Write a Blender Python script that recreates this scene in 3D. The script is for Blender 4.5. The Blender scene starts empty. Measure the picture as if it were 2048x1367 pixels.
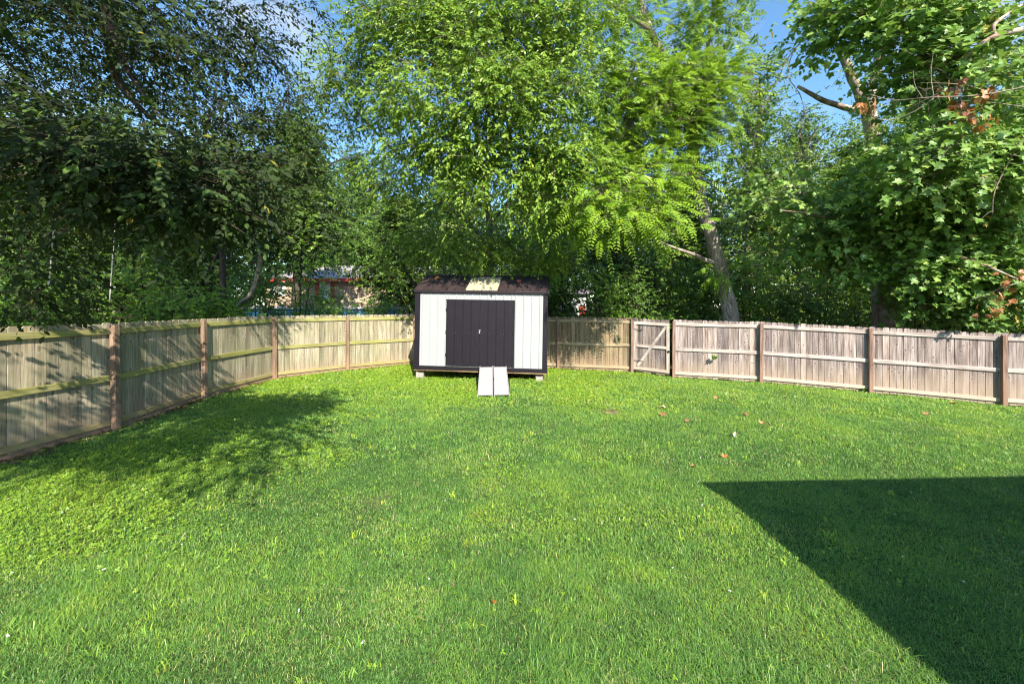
import bpy, math, random
import numpy as np
from mathutils import Vector, Matrix
R = math.radians
sc = bpy.context.scene
col = sc.collection
# ------------------------------------------------------------------ camera, sky, sun
F = 770.0                    # focal length in photo pixels (2048 wide)
HC = 2.08                    # eye height
HZ = 615.0                   # horizon row in the photo
cam = bpy.data.objects.new('camera', bpy.data.cameras.new('camera'))
col.objects.link(cam)
cam.location = (0, 0, HC); cam.rotation_euler = (R(90), 0, 0)
cam.data.sensor_width = 36; cam.data.lens = 36 * F / 2048
cam.data.shift_y = -(683.5 - HZ) / 2048
cam.data.clip_start = 0.05; cam.data.clip_end = 2000
sc.camera = cam
SUN_AZ = math.atan2(-0.95, 0.31)      # direction towards the sun, behind the camera and a little right
SUN_EL = R(38)
sd = Vector((math.cos(SUN_AZ) * math.cos(SUN_EL), math.sin(SUN_AZ) * math.cos(SUN_EL), math.sin(SUN_EL)))
sun = bpy.data.objects.new('sun', bpy.data.lights.new('sun', 'SUN'))
col.objects.link(sun)
sun.data.energy = 5.0; sun.data.angle = R(0.5); sun.data.color = (1.0, 0.93, 0.80)
sun.rotation_euler = sd.to_track_quat('Z', 'Y').to_euler()
world = bpy.data.worlds.new('World'); sc.world = world; world.use_nodes = True
nt = world.node_tree; nt.nodes.clear()
wo = nt.nodes.new('ShaderNodeOutputWorld'); bg = nt.nodes.new('ShaderNodeBackground')
sky = nt.nodes.new('ShaderNodeTexSky'); sky.sky_type = 'NISHITA'; sky.sun_disc = False
sky.sun_elevation = SUN_EL; sky.sun_rotation = math.pi / 2 - SUN_AZ
sky.altitude = 200; sky.air_density = 1.0; sky.dust_density = 0.4; sky.ozone_density = 2.5
tc = nt.nodes.new('ShaderNodeTexCoord'); mp = nt.nodes.new('ShaderNodeMapping'); mp.inputs['Scale'].default_value = (1.6, 1.6, 3.4)
mp.inputs['Location'].default_value = (0.35, 0.1, 0.25)
ns = nt.nodes.new('ShaderNodeTexNoise'); ns.inputs['Scale'].default_value = 1.7; ns.inputs['Detail'].default_value = 8; ns.inputs['Roughness'].default_value = 0.55
rp = nt.nodes.new('ShaderNodeValToRGB'); rp.color_ramp.elements[0].position = 0.54; rp.color_ramp.elements[1].position = 0.80
rp.color_ramp.elements[1].color = (0.75, 0.75, 0.75, 1)
mx = nt.nodes.new('ShaderNodeMix'); mx.data_type = 'RGBA'
mx.inputs[7].default_value = (4.6, 4.9, 5.2, 1)
nt.links.new(tc.outputs['Generated'], mp.inputs['Vector']); nt.links.new(mp.outputs[0], ns.inputs['Vector'])
nt.links.new(ns.outputs[0], rp.inputs[0])
def _m(op, a, b, clamp=False):
    q = nt.nodes.new('ShaderNodeMath'); q.operation = op; q.use_clamp = clamp
    for i_, v_ in enumerate((a, b)):
        if hasattr(v_, 'links'): nt.links.new(v_, q.inputs[i_])
        else: q.inputs[i_].default_value = v_
    return q.outputs[0]
cl = rp.outputs[0]
n2_ = nt.nodes.new('ShaderNodeTexNoise'); n2_.inputs['Scale'].default_value = 9; n2_.inputs['Detail'].default_value = 8; nt.links.new(tc.outputs['Generated'], n2_.inputs['Vector'])
for (c_, r_, amt) in (((-.46, .72, .53), .11, .8), ((-.40, .76, .47), .07, .35), ((.69, .57, .45), .14, .5)):   # three small fair-weather clouds
    vd = nt.nodes.new('ShaderNodeVectorMath'); vd.operation = 'DISTANCE'; vd.inputs[1].default_value = c_; nt.links.new(tc.outputs['Generated'], vd.inputs[0])
    f_ = _m('SUBTRACT', 1.0, _m('DIVIDE', vd.outputs['Value'], r_), True)
    f_ = _m('MULTIPLY', f_, _m('MULTIPLY', _m('SUBTRACT', n2_.outputs[0], 0.32, True), 4.0 * amt), True)
    cl = _m('MAXIMUM', cl, _m('MINIMUM', f_, 0.8))
nt.links.new(cl, mx.inputs[0])
hs = nt.nodes.new('ShaderNodeHueSaturation'); hs.inputs['Saturation'].default_value = 1.12; hs.inputs['Value'].default_value = 1.5; hs.inputs['Hue'].default_value = 0.492
nt.links.new(sky.outputs[0], hs.inputs['Color'])
nt.links.new(hs.outputs[0], mx.inputs[6]); nt.links.new(mx.outputs[2], bg.inputs['Color'])
bg.inputs['Strength'].default_value = 0.10
nt.links.new(bg.outputs[0], wo.inputs[0])
sc.view_settings.view_transform = 'Standard'; sc.view_settings.look = 'None'
sc.view_settings.gamma = 1.0; sc.view_settings.exposure = 1.12
sc.view_settings.use_curve_mapping = False
sc.render.engine = 'CYCLES'; sc.cycles.pixel_filter_type = 'BLACKMAN_HARRIS'; sc.cycles.filter_width = 1.15
sc.cycles.max_bounces = 8; sc.cycles.diffuse_bounces = 3; sc.cycles.transmission_bounces = 6

# ------------------------------------------------------------------ helpers
GX = [-60, -6.8, -5.4, 1.6, 4.0, 5.1, 7.4, 9.9, 12.3, 60]
GZ = [0.0, 0.0, 0.03, -0.045, -0.1, -0.12, -0.19, -0.27, -0.40, -0.6]
def ground_z(x, y):
    x = np.asarray(x, float); y = np.asarray(y, float)
    z = np.interp(x, GX, GZ)
    t = np.clip((y - 15.5) / 9.0, 0, 1)
    z = z + 0.85 * t * t * (3 - 2 * t)
    z = z + 0.012 * np.sin(x * 1.7 + 0.6 * y) + 0.010 * np.sin(y * 2.3 - 0.9 * x + 1.0)
    return z
def gz(x, y): return float(ground_z(x, y))
def at(px, py, d):
    s = F / d
    return Vector(((px - 1024) / s, d, HC + (HZ - py) / s))

def tagit(o, label=None, cat=None, group=None, kind=None):
    if label: o['label'] = label
    if cat: o['category'] = cat
    if group: o['group'] = group
    if kind: o['kind'] = kind
    return o
def thing(name, label, cat, loc=(0, 0, 0), rot=(0, 0, 0), group=None):
    o = bpy.data.objects.new(name, None); col.objects.link(o)
    o.location = loc; o.rotation_euler = rot; o.empty_display_size = 0.3
    return tagit(o, label, cat, group)

def link_mesh(name, V, faces_idx, starts, totals, mat, parent=None, local=False, tint=None, gc=None, smooth=False):
    V = np.asarray(V, np.float32).reshape(-1, 3)
    if parent is not None and not local:
        V = V - np.array(parent.matrix_basis.translation, np.float32)
    me = bpy.data.meshes.new(name)
    me.vertices.add(len(V)); me.vertices.foreach_set('co', V.ravel())
    me.loops.add(len(faces_idx)); me.loops.foreach_set('vertex_index', np.asarray(faces_idx, np.int32))
    me.polygons.add(len(starts)); me.polygons.foreach_set('loop_start', np.asarray(starts, np.int32))
    try: me.polygons.foreach_set('loop_total', np.asarray(totals, np.int32))
    except Exception: pass
    me.polygons.foreach_set('use_smooth', np.full(len(starts), smooth, bool) if not hasattr(smooth, '__len__') else np.asarray(smooth, bool))
    if tint is not None:
        a = me.attributes.new('tint', 'FLOAT', 'POINT'); a.data.foreach_set('value', np.asarray(tint, np.float32))
    if gc is not None:
        a = me.attributes.new('gc', 'FLOAT_VECTOR', 'POINT'); a.data.foreach_set('vector', np.asarray(gc, np.float32).ravel())
    me.update(calc_edges=True); me.validate()
    me.materials.append(mat)
    o = bpy.data.objects.new(name, me); col.objects.link(o)
    if parent is not None: o.parent = parent
    return o

class MB:
    """collects solids and links them as one mesh"""
    def __init__(s): s.v = []; s.f = []; s.t = []; s.g = []; s.sm = []
    def add(s, verts, faces, tint=0.5, gc=None, M=None, smooth=False):
        b = len(s.v)
        for i, p in enumerate(verts):
            g = gc[i] if gc is not None else p
            q = M @ Vector(p) if M is not None else Vector(p)
            s.v.append(tuple(q)); s.t.append(tint); s.g.append(tuple(g))
        for f in faces: s.f.append(tuple(b + k for k in f)); s.sm.append(smooth)
    def box(s, lo, hi, M=None, tint=0.5, ch=0.0, off=None, axis=None):
        """box with chamfered long edges; gc runs along the long axis as z"""
        lo = list(lo); hi = list(hi)
        d = [hi[i] - lo[i] for i in range(3)]
        a = axis if axis is not None else d.index(max(d))
        b, c = [(1, 2), (0, 2), (0, 1)][a]
        off = off if off is not None else (random.uniform(0, 50), random.uniform(0, 50), random.uniform(0, 50))
        if ch > 0:
            prof = [(lo[b] + ch, lo[c]), (hi[b] - ch, lo[c]), (hi[b], lo[c] + ch), (hi[b], hi[c] - ch), (hi[b] - ch, hi[c]), (lo[b] + ch, hi[c]), (lo[b], hi[c] - ch), (lo[b], lo[c] + ch)]
        else:
            prof = [(lo[b], lo[c]), (hi[b], lo[c]), (hi[b], hi[c]), (lo[b], hi[c])]
        V = []; G = []
        for e in (lo[a], hi[a]):
            for (p, q) in prof:
                co = [0, 0, 0]; co[a] = e; co[b] = p; co[c] = q
                V.append(co); G.append((p + off[0], q + off[1], e + off[2]))
        n = len(prof)
        fs = [tuple(range(n))[::-1], tuple(range(n, 2 * n))] + [(i, (i + 1) % n, n + (i + 1) % n, n + i) for i in range(n)]
        if a == 1: fs = [tuple(reversed(f)) for f in fs]
        s.add(V, fs, tint, G, M)
    def prism(s, poly, y0, y1, M=None, tint=0.5, off=(0, 0, 0)):
        """poly in xz, extruded along y"""
        n = len(poly)
        V = [(p[0], y0, p[1]) for p in poly] + [(p[0], y1, p[1]) for p in poly]
        G = [(v[0] + off[0], v[1] + off[1], v[2] + off[2]) for v in V]
        fs = [tuple(range(n)), tuple(range(n, 2 * n))[::-1]] + [((i + 1) % n, i, n + i, n + (i + 1) % n) for i in range(n)]
        s.add(V, fs, tint, G, M)
    def tube(s, pts, rad, n=8, tint=0.5, wob=0.0, cap=True):
        pts = [Vector(p) for p in pts]
        m = len(pts)
        up = Vector((0.123, 0.31, 0.94)); prev = None; V = []; G = []; L = 0
        o = random.uniform(0, 30)
        for i in range(m):
            t = (pts[min(i + 1, m - 1)] - pts[max(i - 1, 0)]).normalized()
            if prev is None:
                x = t.cross(up)
                if x.length < 0.05: x = t.cross(Vector((1, 0, 0)))
                x.normalize()
            else:
                x = (prev - t * prev.dot(t)).normalized()
            prev = x; y = t.cross(x)
            if i: L += (pts[i] - pts[i - 1]).length
            for k in range(n):
                a = 2 * math.pi * k / n
                r = rad[i] * (1 + wob * math.sin(3 * a + i * 1.3 + o) + wob * random.uniform(-.5, .5))
                V.append(pts[i] + x * math.cos(a) * r + y * math.sin(a) * r)
                G.append((math.cos(a) * rad[i] + o, math.sin(a) * rad[i] + o, L + o))
        fs = []
        for i in range(m - 1):
            for k in range(n):
                fs.append((i * n + k, i * n + (k + 1) % n, (i + 1) * n + (k + 1) % n, (i + 1) * n + k))
        if cap: fs.append(tuple(range((m - 1) * n, m * n))); fs.append(tuple(range(n))[::-1])
        s.add(V, fs, tint, G, None, True)
    def build(s, name, mat, parent=None, local=False):
        idx = [k for f in s.f for k in f]
        tot = [len(f) for f in s.f]; st = np.concatenate([[0], np.cumsum(tot)[:-1]]) if tot else []
        return link_mesh(name, s.v, idx, st, tot, mat, parent, local, s.t, s.g, s.sm)

def curve(pts, n=6):
    """Catmull-Rom through the points"""
    P = [Vector(p) for p in pts]; P = [P[0] * 2 - P[1]] + P + [P[-1] * 2 - P[-2]]
    out = []
    for i in range(1, len(P) - 2):
        for k in range(n):
            t = k / n
            out.append(0.5 * ((2 * P[i]) + (P[i + 1] - P[i - 1]) * t + (2 * P[i - 1] - 5 * P[i] + 4 * P[i + 1] - P[i + 2]) * t * t + (3 * P[i] - P[i - 1] - 3 * P[i + 1] + P[i + 2]) * t ** 3))
    out.append(P[-2]); return out
def lerp_list(vals, m):
    return list(np.interp(np.linspace(0, len(vals) - 1, m), range(len(vals)), vals))

# ------------------------------------------------------------------ materials
def newmat(name):
    m = bpy.data.materials.new(name); m.use_nodes = True
    n = m.node_tree; b = n.nodes['Principled BSDF']
    return m, n, b
def N(n, t, **kw):
    x = n.nodes.new(t)
    for k, v in kw.items():
        if k in x.inputs: x.inputs[k].default_value = v
        else: setattr(x, k, v)
    return x
def ramp(n, stops, src):
    r = n.nodes.new('ShaderNodeValToRGB'); e = r.color_ramp.elements
    while len(e) < len(stops): e.new(0.5)
    for i, (p, c) in enumerate(stops):
        e[i].position = p; e[i].color = tuple(c) + (1,) if len(c) == 3 else c
    n.links.new(src, r.inputs[0]); return r.outputs[0]
def mixc(n, fac, a, b, mode='MIX'):
    m = n.nodes.new('ShaderNodeMix'); m.data_type = 'RGBA'; m.blend_type = mode
    for sock, v in ((m.inputs[0], fac), (m.inputs[6], a), (m.inputs[7], b)):
        if hasattr(v, 'is_linked') or hasattr(v, 'links'): n.links.new(v, sock)
        elif isinstance(v, (int, float)): sock.default_value = v
        else: sock.default_value = tuple(v) + (1,) if len(v) == 3 else v
    return m.outputs[2]
def math_(n, op, a, b=None, c=None):
    m = n.nodes.new('ShaderNodeMath'); m.operation = op
    for i, v in enumerate((a, b, c)):
        if v is None: continue
        if hasattr(v, 'links'): n.links.new(v, m.inputs[i])
        else: m.inputs[i].default_value = v
    return m.outputs[0]
def mapping(n, src, scale):
    m = n.nodes.new('ShaderNodeMapping'); m.inputs['Scale'].default_value = scale
    n.links.new(src, m.inputs['Vector']); return m.outputs[0]
def attr(n, name): 
    a = n.nodes.new('ShaderNodeAttribute'); a.attribute_name = name; return a
def bump(n, b, h, strength=0.3, dist=0.01):
    u = n.nodes.new('ShaderNodeBump'); u.inputs['Strength'].default_value = strength; u.inputs['Distance'].default_value = dist
    n.links.new(h, u.inputs['Height']); n.links.new(u.outputs[0], b.inputs['Normal'])

def leaf_mat(name, stops, trans=0.38, rough=0.42, spec=0.5, tsat=1.25):
    m, n, b = newmat(name)
    a = attr(n, 'tint'); c = ramp(n, stops, a.outputs['Fac'])
    n.links.new(c, b.inputs['Base Color']); b.inputs['Roughness'].default_value = rough
    b.inputs['Specular IOR Level'].default_value = spec
    t = n.nodes.new('ShaderNodeBsdfTranslucent')
    tcx = mixc(n, 0.3, c, (0.24, 0.34, 0.03))
    n.links.new(tcx, t.inputs['Color'])
    ms = n.nodes.new('ShaderNodeMixShader'); ms.inputs[0].default_value = trans
    n.links.new(b.outputs[0], ms.inputs[1]); n.links.new(t.outputs[0], ms.inputs[2])
    n.links.new(ms.outputs[0], n.nodes['Material Output'].inputs[0])
    return m

def wood_mat(name, c_dark, c_mid, c_light, moss=None, moss_amt=0.0, tan_base=None, knots=1.0):
    m, n, b = newmat(name)
    g = attr(n, 'gc').outputs['Vector']; ti = attr(n, 'tint').outputs['Fac']
    n1 = N(n, 'ShaderNodeTexNoise', Scale=1.0, Detail=5.0, Roughness=0.65); n.links.new(mapping(n, g, (55, 55, 2.2)), n1.inputs['Vector'])
    n2 = N(n, 'ShaderNodeTexNoise', Scale=1.0, Detail=3.0, Roughness=0.5); n.links.new(mapping(n, g, (14, 14, 1.3)), n2.inputs['Vector'])
    base = ramp(n, [(0.28, c_dark), (0.5, c_mid), (0.72, c_light)], n2.outputs[0])
    streak = ramp(n, [(0.33, (0.42, 0.40, 0.40)), (0.5, (0.95, 0.95, 0.95)), (0.68, (1.25, 1.25, 1.25))], n1.outputs[0])
    c = mixc(n, 0.9, base, streak, 'MULTIPLY')
    # board to board variation
    var = ramp(n, [(0.0, (0.62, 0.60, 0.62)), (0.35, (0.92, 0.88, 0.84)), (0.7, (1.08, 1.06, 1.06)), (1.0, (1.32, 1.22, 1.12))], ti)
    c = mixc(n, 1.0, c, var, 'MULTIPLY')
    # knots
    gs = n.nodes.new('ShaderNodeSeparateXYZ'); n.links.new(g, gs.inputs[0]); gcmb = n.nodes.new('ShaderNodeCombineXYZ')
    n.links.new(gs.outputs[0], gcmb.inputs[0]); n.links.new(gs.outputs[2], gcmb.inputs[1])
    vo = N(n, 'ShaderNodeTexVoronoi', Scale=1.0, Randomness=1.0, voronoi_dimensions='2D'); kd = N(n, 'ShaderNodeTexNoise', Scale=9.0, Detail=2.0); n.links.new(g, kd.inputs['Vector'])
    kv = n.nodes.new('ShaderNodeVectorMath'); kv.operation = 'ADD'; n.links.new(mapping(n, gcmb.outputs[0], (4.2, 2.5, 1)), kv.inputs[0]); n.links.new(mapping(n, kd.outputs['Color'], (.10, .16, 0)), kv.inputs[1])
    n.links.new(kv.outputs[0], vo.inputs['Vector'])
    halo = ramp(n, [(0.08, (0, 0, 0)), (0.13, (1, 1, 1)), (0.2, (0, 0, 0))], vo.outputs['Distance'])
    c = mixc(n, math_(n, 'MULTIPLY', halo, 0.2 * knots), c, tuple(min(1, v * 1.5) for v in c_light))
    kn = ramp(n, [(0.05, (1, 1, 1)), (0.085, (0.6, 0.6, 0.6)), (0.12, (0, 0, 0))], vo.outputs['Distance'])
    c = mixc(n, math_(n, 'MULTIPLY', kn, 0.5 * knots), c, (c_dark[0] * 0.55, c_dark[1] * 0.42, c_dark[2] * 0.38))
    ge = n.nodes.new('ShaderNodeNewGeometry')
    sp = n.nodes.new('ShaderNodeSeparateXYZ'); n.links.new(ge.outputs['Position'], sp.inputs[0])
    n3 = N(n, 'ShaderNodeTexNoise', Scale=1.6, Detail=5.0, Roughness=0.6); n.links.new(ge.outputs['Position'], n3.inputs['Vector'])
    if moss is not None:
        f = ramp(n, [(0.32, (0, 0, 0)), (0.62, (1, 1, 1))], n3.outputs[0])
        c = mixc(n, math_(n, 'MULTIPLY', f, moss_amt), c, moss)
    if tan_base is not None:
        h = math_(n, 'ADD', sp.outputs['Z'], math_(n, 'MULTIPLY', n3.outputs[0], 0.5))
        f = ramp(n, [(0.25, (1, 1, 1)), (0.75, (0, 0, 0))], h)
        c = mixc(n, math_(n, 'MULTIPLY', f, 0.6), c, tan_base)
    n.links.new(c, b.inputs['Base Color']); b.inputs['Roughness'].default_value = 0.8
    b.inputs['Specular IOR Level'].default_value = 0.25
    bump(n, b, n1.outputs[0], 0.5, 0.004)
    return m

def bark_mat(name, dark, light, patch=None):
    m, n, b = newmat(name)
    g = attr(n, 'gc').outputs['Vector']
    n1 = N(n, 'ShaderNodeTexNoise', Scale=1.0, Detail=6.0, Roughness=0.7); n.links.new(mapping(n, g, (18, 18, 3.5)), n1.inputs['Vector'])
    n2 = N(n, 'ShaderNodeTexNoise', Scale=2.2, Detail=3.0); n.links.new(g, n2.inputs['Vector'])
    c = ramp(n, [(0.35, dark), (0.62, light)], n1.outputs[0])
    if patch is not None:
        f = ramp(n, [(0.48, (0, 0, 0)), (0.56, (1, 1, 1))], n2.outputs[0])
        c = mixc(n, math_(n, 'MULTIPLY', f, 0.75), c, patch)
    n.links.new(c, b.inputs['Base Color']); b.inputs['Roughness'].default_value = 0.9
    bump(n, b, n1.outputs[0], 0.9, 0.03)
    return m

def plain_mat(name, colr, rough=0.5, metal=0.0, spec=0.5, var=0.12, scale=6.0, bumps=0.0, dirt=None):
    m, n, b = newmat(name)
    co = n.nodes.new('ShaderNodeTexCoord').outputs['Object']
    n1 = N(n, 'ShaderNodeTexNoise', Scale=scale, Detail=6.0, Roughness=0.6); n.links.new(co, n1.inputs['Vector'])
    lo = tuple(x * (1 - var) for x in colr); hi = tuple(min(1, x * (1 + var)) for x in colr)
    c = ramp(n, [(0.3, lo), (0.7, hi)], n1.outputs[0])
    if dirt is not None:
        n2 = N(n, 'ShaderNodeTexNoise', Scale=scale * 2.7, Detail=8.0, Roughness=0.7); n.links.new(co, n2.inputs['Vector'])
        f = ramp(n, [(0.60, (0, 0, 0)), (0.72, (1, 1, 1))], n2.outputs[0])
        c = mixc(n, math_(n, 'MULTIPLY', f, 0.6), c, dirt)
    n.links.new(c, b.inputs['Base Color']); b.inputs['Roughness'].default_value = rough
    b.inputs['Metallic'].default_value = metal; b.inputs['Specular IOR Level'].default_value = spec
    if bumps: bump(n, b, n1.outputs[0], bumps, 0.01)
    return m

def ground_mat(name, stops, scale=3.0, fine=60.0, finec=(0.02, 0.015, 0.01)):
    m, n, b = newmat(name)
    ge = n.nodes.new('ShaderNodeNewGeometry').outputs['Position']
    n1 = N(n, 'ShaderNodeTexNoise', Scale=scale, Detail=8.0, Roughness=0.65); n.links.new(ge, n1.inputs['Vector'])
    c = ramp(n, stops, n1.outputs[0])
    n2 = N(n, 'ShaderNodeTexNoise', Scale=fine, Detail=4.0, Roughness=0.7); n.links.new(ge, n2.inputs['Vector'])
    f = ramp(n, [(0.40, (1, 1, 1)), (0.6, (0, 0, 0))], n2.outputs[0])
    c = mixc(n, math_(n, 'MULTIPLY', f, 0.7), c, finec)
    n.links.new(c, b.inputs['Base Color']); b.inputs['Roughness'].default_value = 0.95
    b.inputs['Specular IOR Level'].default_value = 0.1
    bump(n, b, n2.outputs[0], 0.8, 0.02)
    return m

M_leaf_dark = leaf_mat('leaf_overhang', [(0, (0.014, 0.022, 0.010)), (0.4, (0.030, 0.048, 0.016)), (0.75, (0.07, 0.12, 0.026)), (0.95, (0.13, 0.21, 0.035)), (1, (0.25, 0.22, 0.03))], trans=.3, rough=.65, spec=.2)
M_leaf_elm = leaf_mat('leaf_elm', [(0, (0.055, 0.125, 0.015)), (0.5, (0.185, 0.315, 0.028)), (0.92, (0.35, 0.48, 0.06)), (1, (0.3, 0.28, 0.03))])
M_leaf_walnut = leaf_mat('leaf_walnut', [(0, (0.09, 0.18, 0.015)), (0.5, (0.19, 0.33, 0.02)), (0.95, (0.33, 0.46, 0.03)), (1, (0.32, 0.3, 0.04))], spec=.3)
M_leaf_syc = leaf_mat('leaf_sycamore', [(0, (0.11, 0.19, 0.04)), (0.5, (0.18, 0.33, 0.06)), (0.9, (0.34, 0.48, 0.10)), (0.97, (0.42, 0.42, 0.07)), (1, (0.35, 0.27, 0.05))])
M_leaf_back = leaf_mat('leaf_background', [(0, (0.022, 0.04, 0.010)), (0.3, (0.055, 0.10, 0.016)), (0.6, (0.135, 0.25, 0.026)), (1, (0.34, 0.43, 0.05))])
M_leaf_bush = leaf_mat('leaf_bush', [(0, (0.055, 0.12, 0.02)), (0.5, (0.13, 0.26, 0.026)), (1, (0.30, 0.44, 0.035))])
M_leaf_dead = leaf_mat('leaf_dead', [(0, (0.20, 0.07, 0.025)), (0.5, (0.38, 0.14, 0.05)), (1, (0.50, 0.24, 0.10))], trans=0.25)
M_bark_dark = bark_mat('bark_dark', (0.02, 0.015, 0.012), (0.10, 0.075, 0.055))
M_bark_grey = bark_mat('bark_grey', (0.08, 0.06, 0.045), (0.52, 0.43, 0.34), (0.28, 0.22, 0.17))
M_bark_syc = bark_mat('bark_sycamore', (0.12, 0.07, 0.05), (0.36, 0.24, 0.18), (0.55, 0.46, 0.37))
M_twig = bark_mat('bark_twig', (0.16, 0.12, 0.09), (0.38, 0.31, 0.24))
M_fence_left = wood_mat('fence_boards_mossy', (0.20, 0.17, 0.125), (0.36, 0.315, 0.235), (0.47, 0.425, 0.335), (0.25, 0.255, 0.13), 0.4, (0.36, 0.24, 0.15))
M_rail_left = wood_mat('fence_rails_mossy', (0.22, 0.19, 0.08), (0.35, 0.32, 0.15), (0.42, 0.39, 0.22), (0.26, 0.28, 0.05), 0.6, (0.40, 0.27, 0.16), 0.4)
M_fence_right = wood_mat('fence_boards_weathered', (0.14, 0.105, 0.095), (0.28, 0.23, 0.215), (0.40, 0.355, 0.34), None, 0, (0.36, 0.265, 0.19))
M_rail_right = wood_mat('fence_rails_weathered', (0.28, 0.24, 0.22), (0.44, 0.385, 0.355), (0.55, 0.50, 0.46), None, 0, (0.52, 0.42, 0.31), 0.5)
M_fence_mid = wood_mat('fence_boards_tan', (0.16, 0.105, 0.065), (0.30, 0.22, 0.14), (0.38, 0.30, 0.21), (0.2, 0.18, 0.09), 0.3, (0.36, 0.25, 0.16))
M_rail_mid = wood_mat('fence_rails_tan', (0.26, 0.2, 0.12), (0.38, 0.31, 0.20), (0.45, 0.37, 0.26), None, 0, (0.42, 0.32, 0.2), 0.5)
M_post = wood_mat('fence_posts', (0.13, 0.08, 0.06), (0.24, 0.155, 0.12), (0.32, 0.225, 0.18), None, 0, (0.30, 0.18, 0.13), 0.7)
M_post_l = wood_mat('fence_posts_left', (0.15, 0.09, 0.062), (0.26, 0.17, 0.125), (0.34, 0.24, 0.18), (0.2, 0.17, 0.1), 0.3, (0.42, 0.26, 0.16), 0.7)
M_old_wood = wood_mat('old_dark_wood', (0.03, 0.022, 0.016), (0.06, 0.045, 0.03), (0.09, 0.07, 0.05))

# ------------------------------------------------------------------ ground, lawn
BX = [-7.35, -6.95, -6.75, -5.41, -3.56, 1.62, 3.99, 12.3, 17.0]
BY = [9.6, 10.4, 11.0, 12.6, 14.1, 13.4, 12.8, 9.75, 7.95]
def back_y(x): return np.interp(x, BX, BY)
def left_x(y): return np.interp(y, [-12, 5.2, 6.5, 8.7, 10.9, 11.1], [-7.6, -7.0, -6.8, -7.1, -6.95, -6.7])
def grid_mesh(name, xs, ys, zf, mat):
    X, Y = np.meshgrid(xs, ys, indexing='ij'); Z = zf(X, Y)
    V = np.stack([X, Y, Z], -1).reshape(-1, 3)
    nx, ny = len(xs), len(ys)
    i = np.arange((nx - 1) * (ny - 1)); a = (i // (ny - 1)) * ny + i % (ny - 1)
    f = np.stack([a, a + ny, a + ny + 1, a + 1], -1).ravel()
    st = np.arange(0, len(f), 4)
    return link_mesh(name, V, f, st, np.full(len(st), 4), mat, smooth=True)
M_floor = ground_mat('forest_floor', [(0.3, (0.035, 0.028, 0.016)), (0.5, (0.08, 0.06, 0.035)), (0.7, (0.05, 0.07, 0.02))], 2.0, 30)
xs = np.unique(np.concatenate([np.linspace(-400, -24, 14), np.linspace(-24, 24, 97), np.linspace(24, 400, 14)]))
ys = np.unique(np.concatenate([np.linspace(-300, -12, 10), np.linspace(-12, 40, 105), np.linspace(40, 500, 14)]))
def zg(X, Y):
    inside = (Y < back_y(X) + 0.6) & (X > left_x(Y) - 0.6) & (X < 17) & (Y > -13)
    return ground_z(X, Y) - np.where(inside, 0.05, 0.0)
tagit(grid_mesh('ground', xs, ys, zg, M_floor), kind='structure')
M_lawn = ground_mat('lawn_thatch', [(0.30, (0.10, 0.08, 0.035)), (0.42, (0.06, 0.09, 0.022)), (0.6, (0.055, 0.10, 0.022)), (0.75, (0.11, 0.13, 0.03))], 1.3, 45, (0.018, 0.03, 0.01))
_n = M_lawn.node_tree; _b = _n.nodes['Principled BSDF']; _src = _b.inputs['Base Color'].links[0].from_socket
_nz = N(_n, 'ShaderNodeTexNoise', Scale=22.0, Detail=6.0); _n.links.new(_n.nodes.new('ShaderNodeNewGeometry').outputs['Position'], _nz.inputs['Vector'])
_d = ramp(_n, [(0.3, (0.10, 0.065, 0.04)), (0.7, (0.30, 0.20, 0.13))], _nz.outputs[0])
_n.links.new(mixc(_n, attr(_n, 'tint').outputs['Fac'], _src, _d), _b.inputs['Base Color'])
# ---- value noise for patches
_rs = np.random.RandomState(7); _tab = _rs.rand(64, 64)
def vnoise(x, y, s):
    x = np.asarray(x) * s + 100; y = np.asarray(y) * s + 100
    xi = np.floor(x).astype(int); yi = np.floor(y).astype(int); fx = x - xi; fy = y - yi
    fx = fx * fx * (3 - 2 * fx); fy = fy * fy * (3 - 2 * fy)
    T = lambda a, b: _tab[a % 64, b % 64]
    return (T(xi, yi) * (1 - fx) + T(xi + 1, yi) * fx) * (1 - fy) + (T(xi, yi + 1) * (1 - fx) + T(xi + 1, yi + 1) * fx) * fy
def clover_amt(x, y):
    a = np.exp(-((x + 5.2 - 0.12 * y) / 2.6) ** 2)
    b = np.clip((y - 7.0) / 3.0, 0, 1) * np.exp(-((x + 1) / 5.5) ** 2)
    n = vnoise(x, y, 0.8) * 0.6 + vnoise(x, y, 2.6) * 0.4
    return np.clip((np.clip(a + b, 0, 1) * 1.1 + (n - 0.62) * 1.7) * np.clip((y - 2.2) / 1.2, 0.08, 1), 0, 1)
def bare_amt(x, y):
    n = vnoise(x + 31, y - 11, 1.9) * 0.5 + vnoise(x, y + 5, 5.0) * 0.5
    e = np.exp(-((y - back_y(x)) / 0.55) ** 2) * np.clip(1 - np.abs(x + 2.5) / 4.5, 0, 1)
    sh = ((x > -2.95) & (x < 1.1) & (y > 11.0) & (y < 13.8)) * 1.0
    le = np.exp(-((x - left_x(y)) / 0.28) ** 2) * (y < 11.5)
    mound = np.exp(-(((x - 2.0) / 0.25) ** 2 + ((y - 7.75) / 0.28) ** 2))
    return np.clip((n - 0.76) * 3.5 + e * 0.9 + sh * 1.2 + le * 1.1 + mound * 1.2, 0, 1)

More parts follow.
